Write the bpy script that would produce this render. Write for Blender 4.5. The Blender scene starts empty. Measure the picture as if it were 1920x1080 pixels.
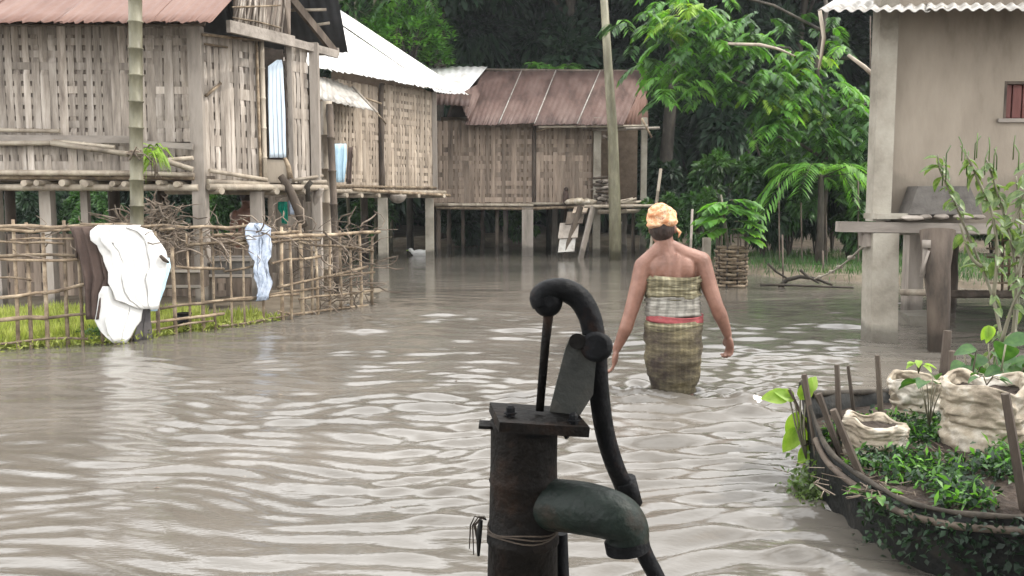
import bpy, bmesh, math, random
import numpy as np
from mathutils import Vector, Matrix, noise as mnoise
R = math.radians
rnd = random.Random(7)
nrg = np.random.default_rng(7)
S = bpy.context.scene
COL = S.collection

# ------------------------------------------------------------------ camera
CH = 1.18; F = 1700.0; PITCH = math.atan(165.0 / F)
cd = bpy.data.cameras.new('camera'); cam = bpy.data.objects.new('camera', cd); COL.objects.link(cam)
cd.sensor_width = 36; cd.lens = 36 * F / 1920; cd.clip_start = .05; cd.clip_end = 400
cam.location = (0, 0, CH); cam.rotation_euler = (math.pi / 2 - PITCH, 0, 0)
S.camera = cam
# ------------------------------------------------------------------ sky + sun
SUN = Vector((.80, .12, 1.0)).normalized()
w = bpy.data.worlds.new('World'); S.world = w; w.use_nodes = True
nt = w.node_tree; bg = nt.nodes['Background']
sk = nt.nodes.new('ShaderNodeTexSky'); sk.sky_type = 'NISHITA'; sk.sun_disc = False
sk.sun_elevation = math.asin(SUN.z); sk.sun_rotation = math.atan2(SUN.x, SUN.y)
sk.dust_density = 5.0; sk.air_density = 1.0; sk.ozone_density = 1.0
# thin bright cloud spread over the blue
tc = nt.nodes.new('ShaderNodeTexCoord'); ns = nt.nodes.new('ShaderNodeTexNoise')
ns.inputs['Scale'].default_value = 2.2; ns.inputs['Detail'].default_value = 5
cr = nt.nodes.new('ShaderNodeValToRGB'); cr.color_ramp.elements[0].position = .37; cr.color_ramp.elements[1].position = .55
cr.color_ramp.elements[0].color = (.10, .10, .10, 1); cr.color_ramp.elements[1].color = (1, 1, 1, 1)
mx = nt.nodes.new('ShaderNodeMixRGB'); mx.inputs[2].default_value = (60.0, 60.0, 60.0, 1)
nt.links.new(tc.outputs['Generated'], ns.inputs['Vector']); nt.links.new(ns.outputs['Fac'], cr.inputs['Fac'])
nt.links.new(cr.outputs['Color'], mx.inputs[0]); nt.links.new(sk.outputs['Color'], mx.inputs[1])
nt.links.new(mx.outputs[0], bg.inputs['Color']); bg.inputs['Strength'].default_value = .12
sl = bpy.data.lights.new('sun', 'SUN'); sl.energy = 5.0; sl.angle = R(.6); sl.color = (1, .95, .87)
so = bpy.data.objects.new('sun', sl); COL.objects.link(so); so.location = (0, 0, 30)
so.rotation_euler = (-SUN).to_track_quat('-Z', 'Y').to_euler()
S.view_settings.view_transform = 'Standard'; S.view_settings.look = 'None'
S.view_settings.exposure = -0.82; S.view_settings.gamma = 1; S.view_settings.use_curve_mapping = False
S.cycles.max_bounces = 6; S.cycles.transparent_max_bounces = 6

# ------------------------------------------------------------------ pixel -> place
def ray(px, py):
    a = (px - 960) / F; b = (540 - py) / F
    c, s = math.cos(PITCH), math.sin(PITCH)
    return Vector((a, c + b * s, -s + b * c))
def P(px, py, Y):
    d = ray(px, py); t = Y / d.y
    return Vector((d.x * t, Y, CH + d.z * t))
def W(px, py, z=0.0):
    d = ray(px, py); t = (z - CH) / d.z
    return Vector((d.x * t, d.y * t, z))

# ------------------------------------------------------------------ objects
WM = {}
def link(o, parent=None, mat=None):
    COL.objects.link(o)
    m = mat if mat is not None else Matrix.Identity(4)
    if parent is not None:
        o.parent = parent; o.matrix_parent_inverse = WM[parent.name].inverted()
    o.matrix_basis = m; WM[o.name] = m.copy()
    return o
def tag(o, label=None, cat=None, group=None, kind=None):
    if label: o['label'] = label
    if cat: o['category'] = cat
    if group: o['group'] = group
    if kind: o['kind'] = kind
    return o
def thing(name, label, cat, loc=(0, 0, 0), group=None):
    o = bpy.data.objects.new(name, None); o.empty_display_size = .1
    link(o, None, Matrix.Translation(Vector(loc)))
    return tag(o, label, cat, group)
def copy_tree(o, parent=None):
    c = o.copy(); COL.objects.link(c)
    if parent: c.parent = parent
    for ch in list(o.children): copy_tree(ch, c)
    return c
def inst(mesh, name, mat, parent):
    return link(bpy.data.objects.new(name, mesh), parent, mat)

class MB:
    def __init__(s): s.v = []; s.f = []; s.sm = []
    def add(s, vs, fs, smooth=False):
        n = len(s.v); s.v += [tuple(v) for v in vs]
        s.f += [tuple(i + n for i in f) for f in fs]; s.sm += [smooth] * len(fs)
    def box(s, c, size, rot=None, jit=0):
        x, y, z = [a / 2 for a in size]; c = Vector(c)
        vs = [Vector((i * x, j * y, k * z)) for i in (-1, 1) for j in (-1, 1) for k in (-1, 1)]
        if jit: vs = [v + Vector((rnd.uniform(-jit, jit) for _ in range(3))) for v in vs]
        if rot: vs = [rot @ v for v in vs]
        s.add([v + c for v in vs], [(0, 1, 3, 2), (4, 6, 7, 5), (0, 4, 5, 1), (2, 3, 7, 6), (0, 2, 6, 4), (1, 5, 7, 3)])
    def beam(s, a, b, w, h, up=(0, 0, 1)):
        a = Vector(a); b = Vector(b); d = (b - a); L = d.length; d.normalize()
        u = Vector(up)
        if abs(d.dot(u)) > .95: u = Vector((0, 1, 0))
        r = d.cross(u).normalized(); u = r.cross(d)
        m = Matrix((d, r, u)).transposed()
        s.box((a + b) / 2, (L, w, h), m)
    def tube(s, pts, rad, seg=8, cap=True, smooth=True, squash=1.0):
        pts = [Vector(p) for p in pts]; n = len(pts)
        if not isinstance(rad, (list, tuple)): rad = [rad] * n
        vs = []; nrm = None
        for i, p in enumerate(pts):
            d = (pts[min(i + 1, n - 1)] - pts[max(i - 1, 0)])
            if d.length < 1e-9: d = Vector((0, 0, 1))
            d.normalize()
            if nrm is None: nrm = d.orthogonal().normalized()
            else:
                nrm = nrm - d * nrm.dot(d)
                nrm = nrm.normalized() if nrm.length > 1e-6 else d.orthogonal().normalized()
            bi = d.cross(nrm)
            for k in range(seg):
                a = 2 * math.pi * k / seg
                vs.append(p + (nrm * math.cos(a) + bi * math.sin(a) * squash) * rad[i])
        fs = [(i * seg + k, i * seg + (k + 1) % seg, (i + 1) * seg + (k + 1) % seg, (i + 1) * seg + k) for i in range(n - 1) for k in range(seg)]
        s.add(vs, fs, smooth)
        if cap:
            m = len(s.v); s.f.append(tuple(m - len(vs) + k for k in reversed(range(seg)))); s.sm.append(False)
            s.f.append(tuple(m - seg + k for k in range(seg))); s.sm.append(False)
    def bamboo(s, a, b, r, node=.28, seg=8, bend=0, taper=1.0):
        a = Vector(a); b = Vector(b); L = (b - a).length; n = max(1, int(L / node))
        pts = []; rad = []
        off = Vector((rnd.uniform(-1, 1), rnd.uniform(-1, 1), rnd.uniform(-1, 1))) * bend
        def q(t): return a.lerp(b, t) + off * math.sin(math.pi * t)
        for i in range(n + 1):
            t = min(1, i / n); e = min(.012 / L, .2 / n); rr = r * (1 + (taper - 1) * t)
            if 0 < i < n:
                for dt, k in ((-e, 1.0), (-e * .4, 1.17), (e * .4, 1.17), (e, .98)):
                    pts.append(q(t + dt)); rad.append(rr * k)
            else: pts.append(q(t)); rad.append(rr)
        s.tube(pts, rad, seg)
    def ell(s, c, r, seg=16, rings=10, rot=None):
        c = Vector(c); vs = []; fs = []
        for i in range(rings + 1):
            th = math.pi * i / rings
            for k in range(seg):
                a = 2 * math.pi * k / seg
                v = Vector((r[0] * math.sin(th) * math.cos(a), r[1] * math.sin(th) * math.sin(a), r[2] * math.cos(th)))
                if rot: v = rot @ v
                vs.append(c + v)
        for i in range(rings):
            for k in range(seg):
                fs.append((i * seg + k, (i + 1) * seg + k, (i + 1) * seg + (k + 1) % seg, i * seg + (k + 1) % seg))
        s.add(vs, fs, True)
    def sheet(s, G, th=.003, smooth=True, flip=False):
        """G: rows x cols of Vectors -> closed thin shell."""
        nr, nc = len(G), len(G[0])
        N = []
        for i in range(nr):
            row = []
            for j in range(nc):
                du = G[i][min(j + 1, nc - 1)] - G[i][max(j - 1, 0)]
                dv = G[min(i + 1, nr - 1)][j] - G[max(i - 1, 0)][j]
                n = du.cross(dv)
                row.append(n.normalized() if n.length > 1e-9 else Vector((0, 0, 1)))
            N.append(row)
        A = [G[i][j] + N[i][j] * th / 2 for i in range(nr) for j in range(nc)]
        B = [G[i][j] - N[i][j] * th / 2 for i in range(nr) for j in range(nc)]
        o = nr * nc; fs = []
        for i in range(nr - 1):
            for j in range(nc - 1):
                a, b, c, d = i * nc + j, i * nc + j + 1, (i + 1) * nc + j + 1, (i + 1) * nc + j
                fs.append((a, b, c, d)); fs.append((o + d, o + c, o + b, o + a))
        s.add(A + B, fs, smooth)
        n0 = len(s.v) - 2 * o; rim = []
        for j in range(nc - 1):
            rim += [(j + 1, j, o + j, o + j + 1), ((nr - 1) * nc + j, (nr - 1) * nc + j + 1, o + (nr - 1) * nc + j + 1, o + (nr - 1) * nc + j)]
        for i in range(nr - 1):
            rim += [(i * nc, (i + 1) * nc, o + (i + 1) * nc, o + i * nc), ((i + 1) * nc + nc - 1, i * nc + nc - 1, o + i * nc + nc - 1, o + (i + 1) * nc + nc - 1)]
        for f in rim: s.f.append(tuple(n0 + k for k in f)); s.sm.append(False)
    def mesh(s, name, mat):
        me = bpy.data.meshes.new(name); me.from_pydata([tuple(v) for v in s.v], [], s.f)
        me.polygons.foreach_set('use_smooth', s.sm)
        if mat: me.materials.append(mat)
        me.update(); return me
    def build(s, name, mat, parent=None, off=None):
        return link(bpy.data.objects.new(name, s.mesh(name, mat)), parent)

def npmesh(name, V, Fq, mat, smooth=False):
    me = bpy.data.meshes.new(name); V = np.asarray(V, dtype=np.float32); Fq = np.asarray(Fq, dtype=np.int32)
    k = Fq.shape[1]; me.vertices.add(len(V)); me.vertices.foreach_set('co', V.ravel())
    me.loops.add(Fq.size); me.loops.foreach_set('vertex_index', Fq.ravel())
    me.polygons.add(len(Fq)); me.polygons.foreach_set('loop_start', np.arange(len(Fq), dtype=np.int32) * k)
    me.polygons.foreach_set('loop_total', np.full(len(Fq), k, dtype=np.int32))
    if smooth: me.polygons.foreach_set('use_smooth', np.ones(len(Fq), dtype=bool))
    me.update(calc_edges=True); me.materials.append(mat); return me

def leaves(B, D, U, L, Wd, fold=.25, droop=.25):
    """arrays of leaf base, direction, up -> verts, quads (2 quads per leaf, folded on the midrib)."""
    B = np.asarray(B, float); D = np.asarray(D, float); U = np.asarray(U, float)
    D /= np.linalg.norm(D, axis=1)[:, None] + 1e-9
    Sd = np.cross(D, U); Sd /= np.linalg.norm(Sd, axis=1)[:, None] + 1e-9
    U = np.cross(Sd, D)
    L = np.broadcast_to(np.asarray(L, float), (len(B),))[:, None]; Wd = np.broadcast_to(np.asarray(Wd, float), (len(B),))[:, None]
    dn = np.array([0, 0, -1.0])
    mid = B + D * L * .45
    tip = B + D * L + dn * L * droop
    lf = mid + Sd * Wd * .5 + U * Wd * fold; rt = mid - Sd * Wd * .5 + U * Wd * fold
    q = mid + D * L * .15
    n = len(B); V = np.stack([B, lf, tip, rt, q - U * 0], axis=1).reshape(-1, 3)
    i = np.arange(n)[:, None] * 5
    Fc = np.concatenate([i + np.array([[0, 4, 1]]), i + np.array([[4, 2, 1]]), i + np.array([[0, 3, 4]]), i + np.array([[4, 3, 2]])], axis=0)
    return V, Fc
def rdir(n, up=0.0):
    d = nrg.normal(size=(n, 3)); d /= np.linalg.norm(d, axis=1)[:, None]; d[:, 2] += up
    return d

# ------------------------------------------------------------------ materials
def mat(name, cols, scale=5, rough=.75, bump=.15, bscale=None, rv=0.0, stretch=(1, 1, 1), spec=.3, metal=0, detail=5, pos=None, island=0.0, trans=0.0, sheen=0):
    m = bpy.data.materials.new(name); m.use_nodes = True; n = m.node_tree; b = n.nodes['Principled BSDF']
    t = n.nodes.new('ShaderNodeTexCoord'); mp = n.nodes.new('ShaderNodeMapping'); mp.inputs['Scale'].default_value = stretch
    n.links.new(t.outputs['Object'], mp.inputs['Vector'])
    oi = n.nodes.new('ShaderNodeObjectInfo'); mu = n.nodes.new('ShaderNodeMath'); mu.operation = 'MULTIPLY'; mu.inputs[1].default_value = 37
    n.links.new(oi.outputs['Random'], mu.inputs[0]); n.links.new(mu.outputs[0], mp.inputs['Location'])
    tx = n.nodes.new('ShaderNodeTexNoise'); tx.inputs['Scale'].default_value = scale; tx.inputs['Detail'].default_value = detail
    tx.inputs['Roughness'].default_value = .65
    n.links.new(mp.outputs[0], tx.inputs['Vector'])
    r = n.nodes.new('ShaderNodeValToRGB'); n.links.new(tx.outputs['Fac'], r.inputs['Fac'])
    el = r.color_ramp.elements
    k = len(cols); ps = pos or [.3 + .4 * i / max(1, k - 1) for i in range(k)]
    while len(el) < k: el.new(.5)
    for i, c in enumerate(cols): el[i].position = ps[i]; el[i].color = (*c, 1)
    out = r.outputs['Color']
    def vary(src, out, amt):
        h = n.nodes.new('ShaderNodeMapRange'); h.inputs['To Min'].default_value = 1 - amt; h.inputs['To Max'].default_value = 1 + amt
        n.links.new(src, h.inputs['Value'])
        v = n.nodes.new('ShaderNodeVectorMath'); v.operation = 'SCALE'
        n.links.new(out, v.inputs[0]); n.links.new(h.outputs[0], v.inputs['Scale']); return v.outputs[0]
    if rv: out = vary(oi.outputs['Random'], out, rv)
    if island:
        g = n.nodes.new('ShaderNodeNewGeometry'); out = vary(g.outputs['Random Per Island'], out, island)
    n.links.new(out, b.inputs['Base Color'])
    b.inputs['Roughness'].default_value = rough; b.inputs['Specular IOR Level'].default_value = spec; b.inputs['Metallic'].default_value = metal
    if bump:
        t2 = n.nodes.new('ShaderNodeTexNoise'); t2.inputs['Scale'].default_value = bscale or scale * 4; t2.inputs['Detail'].default_value = 4
        n.links.new(mp.outputs[0], t2.inputs['Vector'])
        bp = n.nodes.new('ShaderNodeBump'); bp.inputs['Strength'].default_value = bump; bp.inputs['Distance'].default_value = .02
        n.links.new(t2.outputs['Fac'], bp.inputs['Height']); n.links.new(bp.outputs[0], b.inputs['Normal'])
    if trans:
        tr = n.nodes.new('ShaderNodeBsdfTranslucent'); ms = n.nodes.new('ShaderNodeMixShader'); ms.inputs[0].default_value = trans
        gm = n.nodes.new('ShaderNodeVectorMath'); gm.operation = 'MULTIPLY'; gm.inputs[1].default_value = (1.5, 1.7, .6)
        n.links.new(out, gm.inputs[0]); n.links.new(gm.outputs[0], tr.inputs['Color'])
        n.links.new(b.outputs[0], ms.inputs[1]); n.links.new(tr.outputs[0], ms.inputs[2])
        n.links.new(ms.outputs[0], n.nodes['Material Output'].inputs['Surface'])
    return m
V3 = (1, 1, .12)
M = dict(
 strip=mat('bamboo strip', [(.11, .088, .072), (.30, .258, .215), (.50, .445, .39)], 11, .6, .3, 60, rv=.27, stretch=V3),
 strip_tan=mat('tan bamboo strip', [(.16, .125, .095), (.33, .27, .21), (.46, .385, .31)], 9, .7, .25, 60, rv=.25, stretch=V3),
 strip_brown=mat('shaded brown bamboo strip', [(.10, .076, .058), (.23, .178, .138), (.33, .265, .21)], 9, .75, .25, 60, rv=.3, stretch=V3),  # darker strip copy; the shade under the far roof is in its colour
 backing=mat('woven wall core', [(.14, .115, .095), (.25, .205, .17)], 8, .85, .3),
 backing_tan=mat('woven wall core tan', [(.11, .08, .055), (.19, .14, .10)], 8, .85, .3),
 pole=mat('weathered bamboo', [(.16, .13, .10), (.33, .28, .22), (.43, .38, .30)], 6, .55, .2, 40, rv=.2, stretch=(1, 1, .3)),
 pole_green=mat('greenish bamboo', [(.09, .08, .055), (.145, .135, .09), (.23, .215, .15)], 7, .45, .15, 40, rv=.15, stretch=(1, 1, .3)),
 stick=mat('fence cane', [(.07, .05, .035), (.20, .15, .10), (.38, .31, .22)], 7, .7, .3, 50, rv=.3),
 twig=mat('dry twig', [(.06, .045, .033), (.16, .125, .095), (.30, .25, .20)], 12, .8, .3, 60, island=.4),
 wood=mat('grey timber', [(.14, .12, .10), (.28, .245, .21), (.36, .32, .28)], 5, .75, .35, 30, rv=.15, stretch=(1, 1, .2)),
 timber_h=mat('grey plank', [(.14, .12, .10), (.25, .22, .19), (.34, .30, .26)], 5, .75, .3, 30, rv=.15, stretch=(.25, 1, 1)),
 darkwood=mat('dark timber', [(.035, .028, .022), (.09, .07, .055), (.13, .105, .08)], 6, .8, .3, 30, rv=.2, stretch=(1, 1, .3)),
 concrete=mat('cast concrete', [(.16, .14, .11), (.275, .25, .205), (.36, .335, .28)], 2.5, .85, .25, 35),
 plaster=mat('mud plaster', [(.13, .105, .08), (.225, .19, .15), (.29, .25, .20)], 2.2, .9, .3, 22, pos=[.28, .46, .72], stretch=(1, 1, .35)),
 rust=mat('rusted tin', [(.035, .022, .018), (.10, .062, .052), (.15, .105, .09)], 2.6, .62, .2, 25, rv=.12, stretch=(1, .35, .35)),
 rust_red=mat('red oxide tin', [(.035, .022, .018), (.135, .070, .052), (.19, .115, .09)], 3.0, .6, .2, 25, pos=[.24, .36, .75], stretch=(1, .4, .4)),
 tin=mat('bright tin', [(.42, .39, .34), (.74, .73, .71), (.83, .83, .81)], 4, .42, .05, 20, spec=.5),
 tin_grey=mat('dull tin', [(.14, .12, .10), (.34, .32, .29), (.46, .45, .42)], 5, .5, .1, 20, spec=.5),
 tin_dark=mat('dark tin underside', [(.03, .032, .036), (.06, .062, .068)], 4, .6, .1, 20),  # even dark grey tin for the rear roof slope
 iron=mat('painted iron', [(.003, .0035, .004), (.006, .0065, .008), (.024, .013, .009)], 14, .55, .25, 60, pos=[.35, .58, .72], spec=.15),
 iron_rust=mat('rusty iron', [(.004, .0038, .0035), (.009, .0075, .0065), (.026, .015, .010)], 9, .62, .4, 60, pos=[.36, .56, .72], spec=.12),
 iron_green=mat('green painted iron', [(.005, .008, .007), (.010, .018, .014), (.034, .022, .015)], 9, .5, .25, 50, pos=[.36, .56, .72], spec=.25),
 skin=mat('skin', [(.125, .060, .040), (.21, .105, .074), (.285, .152, .110)], 7, .48, .15, 70, spec=.45),
 hair=mat('black hair', [(.018, .012, .010), (.05, .032, .025)], 30, .5, .5, 120, stretch=(1, 1, .2)),
 white=mat('white cotton', [(.58, .57, .55), (.72, .72, .70)], 6, .9, .35, 10),
 paleblue=mat('pale blue cotton', [(.42, .60, .72), (.52, .70, .80)], 6, .9, .3, 14),
 brown=mat('brown cotton', [(.055, .038, .032), (.10, .07, .058)], 6, .9, .4, 14),
 greycloth=mat('dark grey cotton', [(.06, .055, .055), (.11, .10, .10)], 6, .9, .4, 14),
 bluegrey=mat('blue grey cotton', [(.22, .27, .36), (.40, .46, .56), (.58, .62, .70)], 14, .9, .5, 20),
 green_cloth=mat('green cotton', [(.0, .14, .09), (.01, .24, .16)], 8, .9, .4, 20),
 sack=mat('woven plastic sack', [(.12, .09, .06), (.34, .29, .22), (.66, .62, .55)], 6, .65, .18, 160, spec=.3),
 soil=mat('dark soil', [(.018, .013, .010), (.042, .031, .024), (.085, .065, .05)], 22, .95, .8, 60),
 mud=mat('bare mud', [(.06, .05, .035), (.13, .105, .075), (.18, .15, .11)], 3, .9, .5, 14),
 hull=mat('black plastic sheet', [(.006, .007, .007), (.013, .013, .012), (.045, .038, .03)], 8, .6, .5, 25, pos=[.35, .55, .8], spec=.2),
 bark=mat('bark', [(.02, .018, .014), (.045, .038, .03), (.085, .072, .056)], 8, .85, .5, 30, stretch=(1, 1, .3)),
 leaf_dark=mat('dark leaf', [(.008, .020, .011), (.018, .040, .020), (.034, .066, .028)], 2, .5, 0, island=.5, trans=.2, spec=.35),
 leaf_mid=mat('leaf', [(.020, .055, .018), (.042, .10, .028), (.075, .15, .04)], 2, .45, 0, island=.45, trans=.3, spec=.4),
 leaf_lit=mat('bright sunlit leaf', [(.05, .14, .03), (.10, .235, .045), (.18, .34, .065)], 2, .42, 0, island=.4, trans=.4, spec=.4),  # brighter copy of the leaf colour, standing in for sunlit foliage
 leaf_lime=mat('lime leaf', [(.17, .29, .04), (.25, .38, .06), (.33, .45, .10)], 2, .45, 0, island=.3, trans=.4, spec=.35),
 leaf_pale=mat('pale veined leaf', [(.05, .085, .03), (.10, .15, .055), (.20, .24, .11)], 3, .4, 0, island=.4, trans=.35, spec=.45),
 grass=mat('grass', [(.16, .19, .04), (.30, .33, .09), (.44, .44, .17)], 3, .6, 0, island=.4, trans=.35),
 hill=mat('wooded slope', [(.006, .014, .008), (.014, .028, .014)], 1.5, .95, .6, 5),
 rope=mat('rope', [(.2, .18, .14), (.4, .36, .3)], 40, .9, .3),
 redwood=mat('red brown shutter', [(.10, .035, .03), (.17, .07, .06)], 8, .7, .2, 30, stretch=(1, 1, .2)),
)
# ------------------------------------------------------------------ water
def axis(stops):
    out = [stops[0][0]]
    for (a, _), (b, st) in zip(stops, stops[1:]):
        n = max(1, int(round((b - a) / st))); out += [a + (b - a) * (i + 1) / n for i in range(n)]
    return np.array(out)
gx = axis([(-60, 0), (-20, 3), (-8, .4), (-4.5, .05), (-2.6, .03), (3.2, .018), (5, .05), (9, .4), (20, 2), (60, 4)])
gy = axis([(-12, 0), (-1, 1), (1.4, .15), (4, .016), (7, .022), (11, .032), (16, .05), (24, .12), (34, .8), (60, 4)])
X, Y = np.meshgrid(gx, gy)
sx = np.gradient(gx)[None, :]; sy = np.gradient(gy)[:, None]
Z = np.zeros_like(X)
def sstep(a, b, x): t = np.clip((x - a) / (b - a), 0, 1); return t * t * (3 - 2 * t)
# the current runs strongest down the middle and right; slack water lies behind the fence on the left
WX = X + .12 * np.sin(Y * 1.7 + X) + .08 * np.sin(Y * 3.9 - X * 2.1)
WY = Y + .10 * np.sin(X * 2.3 + Y * .8) + .05 * np.sin(X * 5.1 - Y * 2)
patch = .5 + .5 * np.sin(WX * .9 + WY * .55 + 1.1) * np.sin(WY * 1.15 - WX * .35 + .4)
amp = (.30 + .70 * sstep(-3.2, -.7, X + .12 * (Y - 6))) * (.32 + .95 * patch) * (1 - .82 * sstep(8.5, 13, Y))
amp *= 1 - .35 * sstep(4.5, 2.2, Y) * sstep(.6, 1.6, X)
for lam, a0, n in ((1.2, .0026, 5), (.55, .0030, 8), (.27, .0066, 14), (.14, .0072, 18), (.075, .0026, 20)):
    for _ in range(n):
        th = nrg.normal(math.pi / 2, .20 if lam > .2 else .24); l = lam * nrg.uniform(.7, 1.35); k = 2 * math.pi / l
        kx, ky = k * math.cos(th), k * math.sin(th)
        fade = np.clip((l / np.maximum(sy * abs(math.sin(th)) + sx * abs(math.cos(th)), 1e-6) - 2.5) / 3, 0, 1)
        ph = nrg.uniform(0, 6.28) + .8 * np.sin(WX * nrg.uniform(.6, 2.2) + nrg.uniform(0, 6))
        s = np.sin(kx * WX + ky * WY + ph)
        e1, e2, e3, e4 = nrg.uniform(.5, 1.6, 2).tolist() + nrg.uniform(0, 6.3, 2).tolist()
        s = s * (.15 + 1.1 * np.clip(np.sin(WX * e1 / (lam + .25) + e3) * .6 + np.sin(WY * e2 / (lam + .25) + e4 + WX) * .7, 0, 1))
        Z += (1 + .30 * sstep(7, 4, Y) + .35 * np.exp(-((X - .4) / 1.6) ** 2 - ((Y - 6.5) / 2.4) ** 2)) * a0 / math.sqrt(n) * 1.95 * fade * (s + .35 * np.abs(s)) * amp
# the wake the woman leaves
wp = W(1262, 745)
dx, dy = X - wp.x, Y - wp.y
rr = np.sqrt(dx ** 2 + dy ** 2)
Z += .020 * np.exp(-rr * 1.9) * np.sin(rr * 34 + 1.2 * np.sin(3 * np.arctan2(dy, dx))) * np.clip((rr - .12) / .1, 0, 1) * (rr < 3)
V = np.stack([X, Y, Z], -1).reshape(-1, 3); nx, ny = len(gx), len(gy)
idx = np.arange(nx * ny).reshape(ny, nx)
Fq = np.stack([idx[:-1, :-1], idx[:-1, 1:], idx[1:, 1:], idx[1:, :-1]], -1).reshape(-1, 4)
wm = bpy.data.materials.new('muddy flood water'); wm.use_nodes = True; n = wm.node_tree; b = n.nodes['Principled BSDF']
t = n.nodes.new('ShaderNodeTexCoord'); mp = n.nodes.new('ShaderNodeMapping'); mp.inputs['Scale'].default_value = (.8, 2.4, 1)
n.links.new(t.outputs['Object'], mp.inputs['Vector'])
nz = n.nodes.new('ShaderNodeTexNoise'); nz.inputs['Scale'].default_value = .7; nz.inputs['Detail'].default_value = 4
n.links.new(mp.outputs[0], nz.inputs['Vector'])
rp = n.nodes.new('ShaderNodeValToRGB'); rp.color_ramp.elements[0].color = (.098, .088, .074, 1); rp.color_ramp.elements[1].color = (.132, .119, .102, 1)
rp.color_ramp.elements[0].position = .35; rp.color_ramp.elements[1].position = .65
n.links.new(nz.outputs['Fac'], rp.inputs['Fac']); n.links.new(rp.outputs[0], b.inputs['Base Color'])
b.inputs['Roughness'].default_value = .06; b.inputs['IOR'].default_value = 1.55; b.inputs['Specular IOR Level'].default_value = .5
n1 = n.nodes.new('ShaderNodeTexNoise'); n1.inputs['Scale'].default_value = 38; n1.inputs['Detail'].default_value = 3
n.links.new(mp.outputs[0], n1.inputs['Vector'])
bp = n.nodes.new('ShaderNodeBump'); bp.inputs['Strength'].default_value = .3; bp.inputs['Distance'].default_value = .004
n.links.new(n1.outputs['Fac'], bp.inputs['Height']); n.links.new(bp.outputs[0], b.inputs['Normal'])
tag(link(bpy.data.objects.new('water', npmesh('water', V, Fq, wm, True))), 'brown rippled flood water covering the yard', None, kind='structure')

# ------------------------------------------------------------------ ground, banks, hill
def terrain(name, x0, x1, y0, y1, nxx, nyy, fz, m, label):
    xs = np.linspace(x0, x1, nxx); ys = np.linspace(y0, y1, nyy); A, B = np.meshgrid(xs, ys)
    Zt = np.vectorize(fz)(A, B); i = np.arange(nxx * nyy).reshape(nyy, nxx)
    q = np.stack([i[:-1, :-1], i[:-1, 1:], i[1:, 1:], i[1:, :-1]], -1).reshape(-1, 4)
    return tag(link(bpy.data.objects.new(name, npmesh(name, np.stack([A, B, Zt], -1).reshape(-1, 3), q, m, True))), label, kind='structure')
def fb(x, y, s=1.0): return mnoise.noise(Vector((x * s, y * s, 3.1)))
terrain('ground', -70, 70, -12, 90, 60, 60, lambda x, y: -.42 + .03 * fb(x, y, .5), M['mud'], 'flooded muddy ground under the water')
# left yard just above the water, behind the cane fence
def fenceY(x):
    pts = [(-9, 6.6), (-4.02, 7.11), (-3.26, 7.43), (-2.95, 7.96), (-1.60, 10.1), (-1.2, 13)]
    for (a, ya), (b_, yb) in zip(pts, pts[1:]):
        if a <= x <= b_: return ya + (yb - ya) * (x - a) / (b_ - a)
    return 7.0 if x < 0 else 99
def zyard(x, y):
    e = min((y - fenceY(min(x, -1.25))) - .12, (12.4 - y) * .6, (-2.1 - x) * .8 + .3 + .3 * fb(x, y, 1.5))
    return -.25 + .25 * min(1, max(0, e / .25 + .8)) + .045 * max(0, min(1, e * 1.4)) + .03 * fb(x, y, 1.2)
terrain('yard_bank', -9, -1.1, 6.4, 13, 100, 90, zyard, M['mud'], 'low muddy yard behind the cane fence')
def zright(x, y):
    e = min(y - (13.6 + .35 * fb(x, y, .8)) + (x - 4) * .9, (x - 3.3) * .8 + .5 * fb(x, y, .7), 20 - y)
    return -.3 + .38 * min(1, max(0, e / .5)) + .04 * fb(x, y, .9)
terrain('grass_bank', 2.5, 16, 9, 24, 100, 90, zright, M['mud'], 'low grassy bank at the right behind the stilt house')
terrain('forest_floor', -40, 40, 21.6, 50, 80, 50, lambda x, y: -.4 + min(.6, (y - 21.6) * .3) + .12 * fb(x, y, .4), M['mud'], 'dark forest floor behind the houses')
terrain('hill', -70, 70, 38, 110, 70, 40, lambda x, y: -.5 + 19 * sstep(0, 1, np.array((y - 38) / 34)) * 1.0 + 1.4 * fb(x, y, .15), M['hill'], 'dark wooded slope closing the view')

def grass(name, pts_fn, n, hgt, m, label):
    B = np.array([pts_fn() for _ in range(n)]); D = rdir(n) * .45; D[:, 2] = 1
    V_, F_ = leaves(B, D, rdir(n), nrg.uniform(.5, 1.2, n) * hgt, nrg.uniform(.006, .013, n), .1, -.02 - .2 * 0)
    o = link(bpy.data.objects.new(name, npmesh(name, V_, F_, m))); return tag(o, label, 'grass', kind='stuff')
def yard_pt():
    while True:
        x = nrg.uniform(-5.2, -1.9); y = nrg.uniform(7.1, 9.2)
        if y > fenceY(x) + .02 and (fb(x, y, 1.6) > -.3 or y < fenceY(x) + .6) and y < 9.0 + .3 * fb(x, y, 3): return (x, y, max(zyard(x, y), -.03) - .01)
grass('yard_grass', yard_pt, 17000, .13, M['grass'], 'short sunlit yellow green grass behind the cane fence')
def bank_pt():
    while True:
        x = nrg.uniform(3.4, 9); y = nrg.uniform(12, 18.5)
        z = zright(x, y)
        if z > -.02: return (x, y, z - .01)
grass('bank_grass', bank_pt, 9000, .15, M['leaf_mid'], 'bright green grass on the bank behind the right house')

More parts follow.
